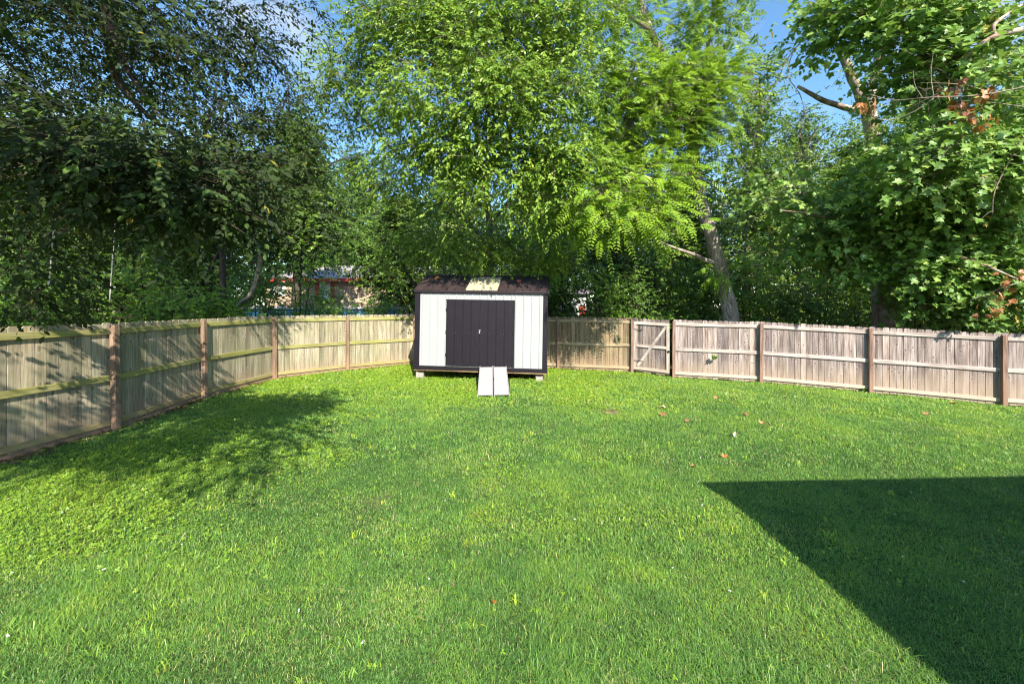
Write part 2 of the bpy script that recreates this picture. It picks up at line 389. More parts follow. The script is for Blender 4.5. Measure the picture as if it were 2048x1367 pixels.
lx = np.linspace(-7.35, 17, 220); lv = np.linspace(0, 1, 220)
U, Vv = np.meshgrid(lx, lv, indexing='ij')
Yt = back_y(U) + 0.05; Y = -12 + (Yt + 12) * Vv
V = np.stack([U, Y, ground_z(U, Y) + 0.004], -1).reshape(-1, 3)
i = np.arange(219 * 219); a = (i // 219) * 220 + i % 219
f = np.stack([a, a + 220, a + 221, a + 1], -1).ravel()
tagit(link_mesh('lawn', V, f, np.arange(0, len(f), 4), np.full(len(f) // 4, 4), M_lawn, smooth=True, tint=bare_amt(V[:, 0], V[:, 1])), kind='structure')


def scatter_xy(rs, y0, y1, dens, xmin=-7.2, xmax=15.5, k=1.62, m=0.5):
    """points inside the yard, thickest where the photograph looks"""
    area = (xmax - xmin) * (y1 - y0)
    n = int(area * dens); x = rs.uniform(xmin, xmax, n); y = rs.uniform(y0, y1, n)
    ok = (np.abs(x) < k * y + m) & (y < back_y(x) - 0.03) & (x > left_x(y) + 0.05)
    ok &= ~((np.abs(x + 0.42) < 0.37) & (y > 9.1) & (y < 11.2) & (rs.rand(n) > 0.0))
    return x[ok], y[ok]

M_grass = leaf_mat('grass_blades', [(0, (0.06, 0.15, 0.035)), (0.3, (0.14, 0.31, 0.07)), (0.55, (0.25, 0.45, 0.08)), (0.86, (0.48, 0.62, 0.05)), (0.95, (0.52, 0.50, 0.14)), (1.0, (0.70, 0.60, 0.38))], trans=0.35, rough=0.45, spec=0.4)
M_clover = leaf_mat('clover_leaves', [(0, (0.13, 0.27, 0.03)), (0.5, (0.25, 0.42, 0.03)), (1, (0.40, 0.52, 0.06))], trans=0.35)

def grass(rs):
    P = []; D = []; Hh = []; W = []; Tt = []
    for (y0, y1, dens, h, w) in ((0.6, 3.2, 15500, 0.034, 0.0027), (3.2, 5.2, 9500, 0.036, 0.0036), (5.2, 8.2, 4200, 0.043, 0.0058), (8.2, 14.2, 2000, 0.050, 0.0095)):
        x, y = scatter_xy(rs, y0, y1, dens)
        b = bare_amt(x, y); c = clover_amt(x, y)
        keep = rs.rand(len(x)) > np.clip(b * 0.95 + c * 0.35, 0, 0.97)
        x = x[keep]; y = y[keep]; c = c[keep]
        n = len(x)
        tall = 0.75 + 0.55 * vnoise(x, y, 1.3) * vnoise(x + 9, y, 4.0) * 2
        hh = h * tall * rs.uniform(0.5, 1.35, n); tuft = rs.rand(n) < 0.012; hh[tuft] *= 1.9
        P.append(np.stack([x, y, ground_z(x, y)], -1)); Hh.append(hh)
        W.append(w * rs.uniform(0.6, 1.3, n) * np.where(tuft, 1.5, 1))
        t = 0.02 + 0.62 * (vnoise(x, y, 0.7) * 0.4 + vnoise(x, y, 3.3) * 0.35 + vnoise(x + 50, y, 9.0) * 0.25) + 0.24 * c + rs.normal(0, 0.16, n) + 0.22 * np.clip((y - 5) / 5, 0, 1)
        t = np.where(rs.rand(n) < 0.025 + 0.08 * (vnoise(x + 7, y + 3, 2.1) > .72), rs.uniform(0.92, 1, n), np.clip(t, 0, 0.88)); Tt.append(t)
        lean = rs.uniform(0.3, 2.1, n); az = rs.uniform(0, 2 * np.pi, n) + 0.5 * np.sin(x * 2) 
        D.append(np.stack([np.cos(az) * lean, np.sin(az) * lean], -1))
    # coarse weedy tufts of wider, paler blades
    x, y = scatter_xy(rs, 1.2, 13.5, 6.0); m = 11; n = len(x) * m
    xx = np.repeat(x, m) + rs.normal(0, .018, n); yy = np.repeat(y, m) + rs.normal(0, .018, n)
    P.append(np.stack([xx, yy, ground_z(xx, yy)], -1)); Hh.append(np.repeat(rs.uniform(.045, .085, len(x)), m) * rs.uniform(.6, 1.1, n)); W.append(np.full(n, .0052) * (1 + .12 * yy))
    Tt.append(np.clip(np.repeat(rs.uniform(.35, .85, len(x)), m) + rs.normal(0, .08, n), 0, .9)); az = rs.uniform(0, 6.283, n); ln = rs.uniform(.4, 1.5, n); D.append(np.stack([np.cos(az) * ln, np.sin(az) * ln], -1))
    P = np.concatenate(P); D = np.concatenate(D); Hh = np.concatenate(Hh)[:, None]; W = np.concatenate(W)[:, None]; Tt = np.concatenate(Tt)
    n = len(P)
    dn = D / np.maximum(np.linalg.norm(D, axis=1, keepdims=True), 1e-6)
    side = np.stack([-dn[:, 1], dn[:, 0], np.zeros(n)], -1); rr = rs.uniform(-0.8, 0.8, (n, 1)); side[:, :2] += rr * dn
    side /= np.linalg.norm(side, axis=1, keepdims=True)
    D3 = np.concatenate([D, np.zeros((n, 1))], 1); up = np.array([[0, 0, 1.0]])
    b0 = P - side * W / 2; b1 = P + side * W / 2
    mid = P + Hh * (0.62 * up + 0.30 * D3)
    m0 = mid - side * W * 0.42; m1 = mid + side * W * 0.42
    tip = P + Hh * (np.clip(1 - 0.35 * np.linalg.norm(D, axis=1, keepdims=True) ** 2, 0.3, 1) * up + 0.95 * D3)
    V = np.stack([b0, b1, m1, m0, tip], 1).reshape(-1, 3)
    o = np.arange(n) * 5
    f = np.stack([o, o + 1, o + 2, o + 3, o + 3, o + 2, o + 4], -1).ravel()
    st = (np.arange(n)[:, None] * 7 + np.array([[0, 4]])).ravel(); tot = np.tile([4, 3], n)
    return link_mesh('lawn_grass', V, f, st, tot, M_grass, tint=np.repeat(Tt, 5)), n
rs = np.random.RandomState(3)
g, ng = grass(rs); tagit(g, 'short green lawn grass covering the fenced back yard', 'grass', kind='stuff')
print('blades', ng)

# ------------------------------------------------------------------ leaves
def nrm(a): return a / np.maximum(np.linalg.norm(a, axis=-1, keepdims=True), 1e-9)
TPL = {
 'elm': (np.array([(0, 0, 0), (.24, .28, .05), (.23, .62, .05), (0, 1, -.04), (-.23, .62, .05), (-.24, .28, .05)]), [(0, 1, 2, 3), (0, 3, 4, 5)]),
 'narrow': (np.array([(0, 0, 0), (.17, .25, .03), (.15, .62, .02), (0, 1, -.06), (-.15, .62, .02), (-.17, .25, .03)]), [(0, 1, 2, 3), (0, 3, 4, 5)]),
 'quad': (np.array([(0, 0, 0), (.30, .5, .06), (0, 1, -.03), (-.30, .5, .06)]), [(0, 1, 2, 3)]),
  'tri': (np.array([(0, 0, 0)] + [(r * math.sin(a + b), r * math.cos(a + b), h) for b in (0, 2.09, 4.19) for (a, r, h) in ((-.62, .34, .04), (-.50, .55, .07), (0, .56, .05), (.50, .55, .07), (.62, .34, .04))]), [(0, 1, 2, 3, 4, 5), (0, 6, 7, 8, 9, 10), (0, 11, 12, 13, 14, 15)]),
 'round': (np.array([(0, 0, 0), (.40, .15, .05), (.5, .55, .08), (.2, .95, .05), (-.2, .95, .05), (-.5, .55, .08), (-.40, .15, .05)]), [(0, 1, 2, 3, 4, 5, 6)]),
}
_mp = [(0, .0), (.16, -.06), (.34, -.12), (.36, .06), (.62, .10), (.46, .30), (.52, .50), (.72, .62), (.44, .66), (.30, .72), (.20, .80), (.12, 1.02), (0, 1.22),
       (-.12, 1.02), (-.20, .80), (-.30, .72), (-.44, .66), (-.72, .62), (-.52, .50), (-.46, .30), (-.62, .10), (-.36, .06), (-.34, -.12), (-.16, -.06)]
_mv = [(0, .35, -.05)] + [(x * 1.05, y, 0.10 * abs(x) - 0.06 * (y > .9)) for x, y in _mp]
TPL['maple'] = (np.array(_mv), [(0, i, i % len(_mp) + 1) for i in range(1, len(_mp) + 1)])

class Leaves:
    def __init__(s): s.P = []; s.D = []; s.Nn = []; s.S = []; s.T = []
    def add(s, P, D, Nn, S, T): s.P.append(P); s.D.append(D); s.Nn.append(Nn); s.S.append(S); s.T.append(T)
    def count(s): return sum(len(p) for p in s.P)
    def build(s, name, mat, tpl, parent=None, label=None):
        P = np.concatenate(s.P); D = nrm(np.concatenate(s.D)); Nn = np.concatenate(s.Nn); S = np.concatenate(s.S)[:, None, None]; T = np.concatenate(s.T)
        X = nrm(np.cross(D, Nn)); Z = np.cross(X, D)
        tv, tf = TPL[tpl]; k = len(tv); n = len(P)
        V = P[:, None, :] + S * (tv[None, :, 0:1] * X[:, None, :] + tv[None, :, 1:2] * D[:, None, :] + tv[None, :, 2:3] * Z[:, None, :])
        fl = np.array([i for f in tf for i in f]); tot = np.array([len(f) for f in tf])
        F_ = (np.arange(n)[:, None] * k + fl[None]).ravel()
        tt = np.tile(tot, n); st = np.concatenate([[0], np.cumsum(tt)[:-1]])
        o = link_mesh(name, V.reshape(-1, 3), F_, st, tt, mat, parent, tint=np.repeat(T, k))
        if label: o['label'] = label
        return o

def sprigs(L, rs, base, out, size, nleaf=9, length=0.32, droop=0.5, spread=0.8, tint0=0.45, tvar=0.16, svar=(0.6, 1.2)):
    """simple leaves alternating along short twigs"""
    K = len(base); out = nrm(out)
    t = (np.arange(nleaf) + 0.5) / nleaf
    t = t[None, :] + rs.uniform(-.04, .04, (K, nleaf))
    ln = length * rs.uniform(0.6, 1.3, (K, 1))
    P = base[:, None, :] + out[:, None, :] * (t * ln)[..., None]
    P[..., 2] -= droop * 0.5 * (t ** 2) * ln
    side = nrm(np.cross(out, np.array([0, 0, 1.0]) + rs.normal(0, .25, (K, 3))))
    sg = np.where(np.arange(nleaf) % 2 == 0, 1, -1)[None, :, None]
    D = out[:, None, :] * 0.7 + side[:, None, :] * sg * spread + rs.normal(0, .28, (K, nleaf, 3)); D[..., 2] -= droop
    Nn = np.array([0.1, -0.75, 0.9]) + rs.normal(0, .5, (K, nleaf, 3))
    S = size * rs.uniform(svar[0], svar[1], (K, nleaf))
    tb = rs.normal(tint0, tvar * 0.7, (K, 1)) + rs.normal(0, tvar * 0.7, (K, nleaf))
    tb = np.clip(tb, 0, 0.9); yl = rs.rand(K, nleaf) < 0.008; tb[yl] = 1.0
    L.add(P.reshape(-1, 3), D.reshape(-1, 3), Nn.reshape(-1, 3), S.ravel(), tb.ravel())

def compound(L, rs, base, out, size, pairs=8, length=0.5, tint0=0.5, tvar=0.15):
    """pinnate leaves: a drooping rachis with pairs of leaflets"""
    K = len(base); out = nrm(out)
    t = (np.arange(pairs) + 1.2) / (pairs + 0.5); ln = length * rs.uniform(0.65, 1.2, (K, 1)); tt = np.tile(t[None], (K, 1))
    C = base[:, None, :] + out[:, None, :] * (tt * ln)[..., None]; C[..., 2] -= 0.42 * tt ** 2 * ln
    axis = out[:, None, :] * np.ones((1, pairs, 1)); axis = axis.copy(); axis[..., 2] -= 0.84 * tt; axis = nrm(axis)
    upv = np.array([0.1, -0.7, 0.9]) + rs.normal(0, .3, (K, 1, 3))
    side = nrm(np.cross(axis, upv * np.ones((1, pairs, 1))))
    up2 = np.cross(side, axis)
    env = np.sin(np.pi * np.clip(tt * 0.86 + 0.12, 0, 1)) ** 0.5
    for sg in (1, -1):
        D = side * sg + axis * 0.45 + rs.normal(0, .10, C.shape); D[..., 2] -= 0.22
        S = size * env * rs.uniform(0.85, 1.15, (K, pairs))
        tb = np.clip(rs.normal(tint0, tvar, (K, 1)) + rs.normal(0, .05, (K, pairs)), 0, 0.93)
        L.add(C.reshape(-1, 3), D.reshape(-1, 3), (up2 + rs.normal(0, .12, C.shape)).reshape(-1, 3), S.ravel(), tb.ravel())

def B(px, py, d, rx, ry, rd, n=None):
    s = F / d
    return (np.array(at(px, py, d)), np.array([rx / s, rd, ry / s]), n)
def Wb(x, y, z, rx, ry, rz, n=None): return (np.array([x, y, z], float), np.array([rx, ry, rz], float), n)

def make_tree(name, label, cat, base, skeleton, blobs, leafmat, barkmat, seed, tpl='elm', size=0.08, kind='simple',
              clump_r=0.38, clump_per_m3=0.9, twigs=22, nleaf=9, length=0.32, droop=0.5, tint0=0.45, group=None, branch_mat=None,
              tw_draw=True, extra=None, sides=10, flat=0.6, shell=2.4, dens=1.0, svar=(0.6, 1.2)):
    rs = np.random.RandomState(seed); random.seed(seed)
    root = thing(name, label, cat, base, group=group)
    sk = []; mb = MB()
    for j, sk_item in enumerate(skeleton):
        pts, rad = sk_item[:2]
        c = curve(pts, 5); r = lerp_list(rad, len(c))
        mb.tube(c, r, sides, wob=0.06 if max(rad) > 0.08 else 0.02)
        if len(sk_item) == 2:
            for p, q in zip(c, r): sk.append((p[0], p[1], p[2], q))
    mb.build('trunk', barkmat, root)
    sk = np.array(sk)
    L = Leaves(); tb = MB()
    for (c, r, n) in blobs:
        vol = 4.19 * r[0] * r[1] * r[2]
        n = max(2, int((n if n is not None else max(3, vol * clump_per_m3)) * dens))
        u = nrm(rs.normal(size=(n, 3))); rr = rs.rand(n, 1) ** (1 / shell)
        cc = c + u * rr * r
        cc = cc[np.argsort(np.min(np.linalg.norm(cc[:, None, :] - sk[None, :, :3], axis=2), axis=1))]
        for q in range(n):
            cp = cc[q]; cr = clump_r * rs.uniform(0.6, 1.4)
            d = cp - sk[:, :3]; dist = np.linalg.norm(d, axis=1) + 1.2 * np.clip(sk[:, 2] - cp[2], 0, 9); j = int(rs.choice(np.argsort(dist)[:3]))
            s0 = sk[j, :3]; dd = np.linalg.norm(cp - s0)
            outw = nrm((cp - s0)[None])[0]
            if tw_draw:
                mid = (s0 + cp) / 2 + np.array([0, 0, 0.12 * dd]) + rs.normal(0, 0.10 * dd, 3)
                r0 = max(0.004, min(sk[j, 3] * 0.75, 0.007 + 0.010 * dd))
                tb.tube(curve([s0, mid, cp + outw * cr * 0.5], 3), lerp_list([r0, r0 * 0.65, r0 * 0.35], 7), 4, cap=False)
                sk = np.vstack([sk, [[*mid, r0 * .65], [*cp, r0 * .45]]])
            k = max(2, int(twigs * rs.uniform(0.5, 1.4)))
            off = rs.normal(0, 1, (k, 3)) * np.array([cr, cr, cr * flat])
            bp = cp + off
            od = nrm(off) * 0.8 + outw * 0.6 + rs.normal(0, .3, (k, 3)); od[:, 2] -= 0.25 * droop
            tt = float(np.clip(rs.normal(tint0, 0.10), 0, 1))
            if kind == 'simple': sprigs(L, rs, bp, od, size, nleaf, length, droop, tint0=tt, svar=svar, tvar=.22 if tpl == 'maple' else .16)
            else: compound(L, rs, bp, od, size, 8, length, tint0=tt)
            if tw_draw:
                for z in range(min(k, 4)):
                    tb.tube([Vector(cp), Vector((cp + bp[z]) / 2 + rs.normal(0, .03, 3)), Vector(bp[z] + nrm(od[z:z+1])[0] * length * 0.7)], [0.005, 0.0035, 0.002], 3, cap=False)
    if extra: extra(root, L, tb, rs, sk)
    if tb.v: tb.build('branches', branch_mat or barkmat, root)
    L.build('crown', leafmat, tpl, root)
    print(name, 'leaves', L.count())
    return root
# ------------------------------------------------------------------ fences
def up_M(A, Bp):
    ux, uy = Bp[0] - A[0], Bp[1] - A[1]; L = math.hypot(ux, uy); ux /= L; uy /= L
    za, zb = gz(*A), gz(*Bp)
    M = Matrix(((ux, -uy, 0, A[0]), (uy, ux, 0, A[1]), ((zb - za) / L, 0, 1, za), (0, 0, 0, 1)))
    return M, L
def boards(M, L, rnd, w=0.1375, top=1.83, x0=0.0, y0=-0.056, gap=0.006, base=0.03):
    mb = MB(); n = max(1, round((L - x0) / (w + gap))); p = (L - x0) / n
    for k in range(n):
        a = x0 + k * p + gap / 2 + rnd.uniform(0, .003); b = x0 + (k + 1) * p - gap / 2 - rnd.uniform(0, .003)
        t = top + rnd.uniform(-.012, .012); z0 = base + rnd.uniform(-.02, .02); c = 0.022
        sk = rnd.uniform(-.004, .004); yy = y0 + rnd.uniform(-.003, .003)
        poly = [(a, z0), (b, z0), (b + sk, t - c * 1.2), (b + sk - c, t), (a + sk + c, t), (a + sk, t - c * 1.2)]
        mb.prism(poly, yy, yy + 0.016, M, tint=rnd.random(), off=(rnd.uniform(0, 90), rnd.uniform(0, 90), rnd.uniform(0, 90)))
    return mb
def fence(name, label, pts, mats, base, seed, posts=None, kick=False):
    rnd = random.Random(seed); random.seed(seed)
    root = thing(name, label, 'fence', (base[0], base[1], gz(*base)))
    for i in range(len(pts) - 1):
        mbrd, mrail, mpost = mats[i]
        M, L = up_M(pts[i], pts[i + 1])
        boards(M, L, rnd).build('board_panel', mbrd, root)
        for zc, sag in ((1.69, .006), (0.90, .01), (0.155, 0)):
            r = MB(); r.box((0.001, -0.040, zc - .0445), (L - 0.001, -0.002, zc + .0445 + sag), M, tint=rnd.uniform(.35, .9), ch=.003)
            r.build('rail', mrail, root)
        if kick:
            r = MB(); r.box((0, -0.040, 0.0), (L, -0.012, 0.07), M, tint=0.2); r.build('kick_board', M_post_l, root)
    for i, p in enumerate(pts):
        if posts is not None and i not in posts: continue
        a = pts[max(i - 1, 0)]; b = pts[min(i + 1, len(pts) - 1)]
        M, L = up_M(a, b); z = gz(*p)
        M = Matrix(((M[0][0], M[0][1], rnd.uniform(-.012, .012), p[0]), (M[1][0], M[1][1], rnd.uniform(-.008, .008), p[1]), (0, 0, 1, z), (0, 0, 0, 1)))
        r = MB(); h = 1.79 + rnd.uniform(-.01, .012)
        r.box((-.0445, 0.0, -.15), (.0445, .089, h), M, tint=rnd.uniform(.3, .8), ch=.005)
        r.build('post', mats[min(i, len(mats) - 1)][2], root)
    return root
ML = (M_fence_left, M_rail_left, M_post_l); MM = (M_fence_mid, M_rail_mid, M_post); MR = (M_fence_right, M_rail_right, M_post)
PR = [(17.0, 7.95), (14.7, 8.80), (12.3, 9.65), (9.9, 10.65), (7.43, 11.51), (5.09, 12.14)]
fence('wooden_fence', 'weathered grey-brown picket privacy fence to the right of the gate', PR, [MR] * 5, PR[3], 11)
PMs = [(3.99, 12.80), (1.62, 13.41), (-0.97, 13.8)]
fence('wooden_fence', 'tan picket privacy fence between the shed and the gate, dappled with leaf shadow', PMs, [MM] * 2, PMs[1], 12)
PL = [(-1.15, 13.84), (-3.56, 14.05), (-5.41, 12.62), (-6.84, 11.06), (-7.03, 8.75), (-6.76, 6.53), (-6.98, 4.15), (-7.2, 1.8), (-7.45, -0.6)]
fence('wooden_fence', 'long mossy green-stained picket privacy fence along the left of the yard', PL, [MM, ML, ML, ML, ML, ML, ML, ML], PL[4], 13, kick=True)

# gate
GA, GB = (5.09, 12.14), (3.99, 12.80)
gr = thing('wooden_gate', 'narrow picket gate with a diagonal brace set in the weathered fence', 'gate', (4.54, 12.47, gz(4.54, 12.47)))
Mg, Lg = up_M(GA, GB); rnd = random.Random(5); random.seed(5)
gx0, gx1 = 0.115, Lg - 0.055
g0 = MB(); g0 = boards(Mg, gx1, rnd, x0=gx0, y0=-0.020, base=0.06, top=1.81); g0.build('board_panel', M_fence_right, gr)
yf0, yf1 = 0.0, 0.036
for (a, b, nm) in (((gx0, yf0, 1.62), (gx1, yf1, 1.71), 'rail'), ((gx0 + .09, yf0, .88), (gx1 - .09, yf1, .965), 'rail'), ((gx0, yf0, .13), (gx1, yf1, .22), 'rail'),
                   ((gx0, yf0, .221), (gx0 + .089, yf1, 1.619), 'stile'), ((gx1 - .089, yf0, .221), (gx1, yf1, 1.619), 'stile')):
    r = MB(); r.box(a, b, Mg, tint=rnd.uniform(.4, .9), ch=.003); r.build(nm, M_rail_right, gr)
# brace: from lower left (far end of the local x) to upper right
dx = (gx0 + .10) - (gx1 - .12); dz = 1.60 - .24; Lb = math.hypot(dx, dz)
ang = math.atan2(dz, dx)
Mb = Mg @ Matrix.Translation(((gx1 - .12), 0, .24)) @ Matrix.Rotation(-ang, 4, 'Y')
r = MB(); r.box((0.02, 0.008, -.042), (Lb - .02, 0.041, .042), Mb, tint=.7, ch=.003); r.build('brace', M_rail_right, gr)
M_iron = plain_mat('dark_iron', (0.03, 0.03, 0.032), 0.5, 0.8)
for z in (0.42, 1.45):
    r = MB(); r.box((gx1 - .30, .037, z - .012), (gx1 - .01, .043, z + .012), Mg); r.tube([Mg @ Vector((gx1 + .012, .045, z - .035)), Mg @ Vector((gx1 + .012, .045, z + .035))], [.008, .008], 8)
    r.build('hinge', M_iron, gr)
r = MB(); r.box((gx0 - .06, .037, .80), (gx0 + .07, .047, .835), Mg); r.box((gx0 + .01, .047, .78), (gx0 + .03, .07, .85), Mg); r.build('latch', M_iron, gr)

# ------------------------------------------------------------------ shed
M_white = plain_mat('white_painted_metal', (0.335, 0.345, 0.35), 0.45, 0.0, 0.3, 0.03, 2.5)
M_darkm = plain_mat('dark_painted_metal', (0.010, 0.007, 0.012), 0.5, 0.0, 0.3, 0.18, 5)
M_roofm = plain_mat('dark_brown_roof_metal', (0.042, 0.027, 0.026), 0.5, 0.0, 0.4, 0.25, 4, 0.1, (0.09, 0.06, 0.05))
M_clear = plain_mat('cream_fibreglass', (0.42, 0.38, 0.27), 0.45, 0.0, 0.5, 0.12, 6, 0.05, (0.4, 0.3, 0.16))
M_rawwood = wood_mat('raw_joist_wood', (0.16, 0.10, 0.05), (0.28, 0.19, 0.10), (0.36, 0.26, 0.15))
M_conc = plain_mat('concrete', (0.31, 0.28, 0.25), 0.9, 0, 0.2, 0.15, 14, 0.3, (0.25, 0.2, 0.16))
M_steel = plain_mat('bright_steel', (0.6, 0.6, 0.6), 0.3, 0.9)
W_, D_, H_ = 3.83, 2.44, 2.30
bl = at(829, 737.5, 11.22)
shed = thing('garden_shed', 'white metal shed with dark double doors and dark trim, raised on blocks', 'shed', bl, (0, R(1.0), R(-4.5)))
def ribbed(mb, x0, x1, p0, p1, nn, pitch=0.229, rw=0.030, rh=0.018, first=None, flip=False):
    pts = [(x0, 0)]; x = x0 + (pitch * 0.4 if first is None else first)
    while x + rw * 1.6 < x1:
        pts += [(x, 0), (x + rw * .3, rh), (x + rw * .9, rh), (x + rw * 1.2, 0)]; 
        mdl = x + rw * 1.2 + (pitch - rw * 1.2) / 2
        if mdl + .02 < x1 and mdl + .02 < x + pitch: pts += [(mdl - .012, 0), (mdl, rh * .18), (mdl + .012, 0)]
        x += pitch
    pts.append((x1, 0)); m = len(pts); V = []
    for (p, s) in ((p0, 0), (p1, 0)):
        for (a, h) in pts: V.append((a, p[0] + nn[0] * h, p[1] + nn[1] * h))
    fs = [(i, i + 1, m + i + 1, m + i) for i in range(m - 1)]
    if flip: fs = [tuple(reversed(f)) for f in fs]
    mb.add(V, fs, 0.5)
dx0, dx1 = 0.935, 2.875
w = MB()
ribbed(w, 0.14, dx0 - .0, (0.0, .112), (0.0, 2.215), (-1, 0), first=.055)
ribbed(w, dx1 + .0, W_ - .12, (0.0, .112), (0.0, 2.215), (-1, 0), first=.04)
ribbed(w, dx0, dx1, (0.0, 2.03), (0.0, 2.215), (-1, 0), first=.03)
w.box((0.02, 0.004, .05), (W_ - .02, .05, 2.25))
w.build('front_wall', M_white, shed, True)
for xx, fl in ((0.0, 1), (W_, -1)):
    w = MB(); a, b = (0.005, 0.045) if fl == 1 else (W_ - .045, W_ - .005)
    w.box((a, .052, .05), (b, D_ - .052, 2.25)); w.prism([(0, 0)] * 0 or [(a, 2.25), (b, 2.25), (b, 2.26), (a, 2.26)], .06, D_ - .06)
    V = [(a, .06, 2.26), (a, D_ - .06, 2.26), (a, D_ / 2, 2.72), (b, .06, 2.26), (b, D_ - .06, 2.26), (b, D_ / 2, 2.72)]
    w.add(V, [(0, 1, 2), (5, 4, 3), (0, 3, 4, 1), (1, 4, 5, 2), (2, 5, 3, 0)])
    w.build('side_wall', M_white, shed, True)
w = MB(); w.box((0.02, D_ - .05, .05), (W_ - .02, D_, 2.25)); w.build('back_wall', M_white, shed, True)
for (a, b) in ((-.012, .14), (W_ - .12, W_ + .012)):
    w = MB(); w.box((a, -.022, .112), (b, -.0005, 2.215), ch=.003); w.box((a if a < 0 else b - .012, 0, .112), (a + .012 if a < 0 else b, .12, 2.215)); w.build('corner_trim', M_darkm, shed, True)
w = MB(); w.box((-.03, -.034, .0), (W_ + .03, .01, .108), ch=.004); w.box((-.03, .011, .0), (.0, D_, .108)); w.box((W_, .011, .0), (W_ + .03, D_, .108)); w.build('skirt_trim', M_darkm, shed, True)
w = MB(); w.box((-.04, -.05, 2.216), (W_ + .04, -.002, 2.30), ch=.004); w.build('eave_trim', M_darkm, shed, True)
w = MB(); w.box((-.01, -.018, -.035), (W_ + .01, .02, -.002)); 
for k in range(10): w.box((.05 + k * .41, .021, -.06), (.09 + k * .41, D_, -.001))
w.build('floor_frame', M_rawwood, shed, True)
for xx in (.10, 1.85, 3.55):
    w = MB(); w.box((xx, .03, -.090), (xx + .14, D_ - .03, -.061)); w.build('skid', M_old_wood, shed, True)
# doors
cxm = (dx0 + dx1) / 2
for side in (0, 1):
    a, b = (dx0 + .006, cxm - .004) if side == 0 else (cxm + .004, dx1 - .006)
    w = MB(); 
    V0 = (-.026, .122); V1 = (-.026, 2.012)
    ribbed(w, a, b, V0, V1, (-1, 0), pitch=.2385, rw=.022, rh=.012, first=.215 if side == 0 else .215)
    w.box((a, -.024, .122), (b, -.001, 2.012))
    dr = w.build('door', M_darkm, shed, True)
    for zz in (.16, 1.08):
        for k in range(5):
            xx = a + .03 + k * .215
            if xx < b - .01: sb = MB(); sb.box((xx - .004, -.036, zz - .004), (xx + .004, -.0265, zz + .004)); sb.build('screw', M_steel, dr, True)
    if side == 0:
        hb = MB(); hb.box((b - .03, -.046, 1.165), (b + .03, -.039, 1.18)); 
        hb.tube([Vector((b, -.05, 1.17)), Vector((b - .012, -.062, 1.145)), Vector((b, -.065, 1.125)), Vector((b + .012, -.062, 1.145)), Vector((b, -.05, 1.17))], [.004] * 5, 6)
        hb.box((b - .02, -.075, 1.075), (b + .02, -.05, 1.125), ch=.004)
        hb.build('padlock', M_steel, dr, True)
    for zz in (.45, 1.10, 1.75):
        xx = a if side == 0 else b
        hg = MB(); hg.box((xx - .03, -.045, zz - .04), (xx + .03, -.040, zz + .04)); hg.build('hinge', M_darkm, dr, True)
w = MB(); w.box((dx0 - .025, -.032, 2.014), (dx1 + .025, -.001, 2.045)); w.box((dx1 - .004, -.032, .112), (dx1 + .03, -.001, 2.013)); w.box((dx0 - .012, -.028, .112), (dx0 + .004, -.001, 2.013)); w.build('door_frame', M_darkm, shed, True)
w = MB(); w.box((dx0, -.05, .1085), (dx1, -.035, .118)); w.build('door_sill', M_steel, shed, True)
# roof
ez, rz_ = 2.305, 2.82; nl = math.hypot(D_ / 2 + .06, rz_ - ez); nv = (-(rz_ - ez) / nl, (D_ / 2 + .06) / nl)
roof = MB(); x_a, x_b = 1.47, 2.39
V = [(-.05, -.06, ez - .006), (-.05, D_ / 2, rz_ - .006), (-.05, D_ + .06, ez - .006), (-.05, D_ + .06, ez - .03), (-.05, D_ / 2, rz_ - .03), (-.05, -.06, ez - .03)]
V += [(W_ + .05, y, z) for (_, y, z) in V]
roof.add(V, [(0, 1, 7, 6), (1, 2, 8, 7), (2, 3, 9, 8), (3, 4, 10, 9), (4, 5, 11, 10), (5, 0, 6, 11), (5, 4, 1, 0), (4, 3, 2, 1), (6, 7, 10, 11), (7, 8, 9, 10)])
for (a, b, f0) in ((-.05, x_a, .04), (x_b, W_ + .05, .03)):
    ribbed(roof, a, b, (-.065, ez), (D_ / 2, rz_), nv, first=f0, rh=.02)
ribbed(roof, -.05, W_ + .05, (D_ + .065, ez), (D_ / 2, rz_), (-nv[0], nv[1]), rh=.02)
rf = roof.build('roof', M_roofm, shed, True)
sk_ = MB(); ribbed(sk_, x_a, x_b, (-.068, ez + .003), (D_ / 2, rz_ + .002), nv, first=.0, rh=.02); sk_.build('skylight_panel', M_clear, rf, True)
rc = MB(); V = [(x, y, z) for x in (-.06, W_ + .06) for (y, z) in ((D_ / 2 - .12, rz_ - .024), (D_ / 2, rz_ + .03), (D_ / 2 + .12, rz_ - .024), (D_ / 2 + .12, rz_ - .03), (D_ / 2, rz_ + .022), (D_ / 2 - .12, rz_ - .03))]
rc.add(V, [(0, 1, 7, 6), (1, 2, 8, 7), (3, 4, 10, 9), (4, 5, 11, 10), (2, 3, 9, 8), (5, 0, 6, 11), (0, 5, 4, 1), (1, 4, 3, 2), (6, 7, 10, 11), (7, 8, 9, 10)]); rc.build('ridge_cap', M_roofm, rf, True)

def block(name, label, x0, x1, y, z0, z1, dep=.40):
    c = ((x0 + x1) / 2, y + dep / 2)
    o = MB(); o.box((x0, y, z0), (x1, y + dep, z1), ch=.012)
    return tagit(o.build(name, M_conc), label, 'concrete block', 'concrete blocks propping up the shed')
block('concrete_block', 'pale concrete block under the left front corner of the shed', -2.81, -2.59, 11.26, -.05, .205)
block('concrete_block', 'pale concrete block under the right front corner of the shed', .68, .88, 11.00, -.08, .142)

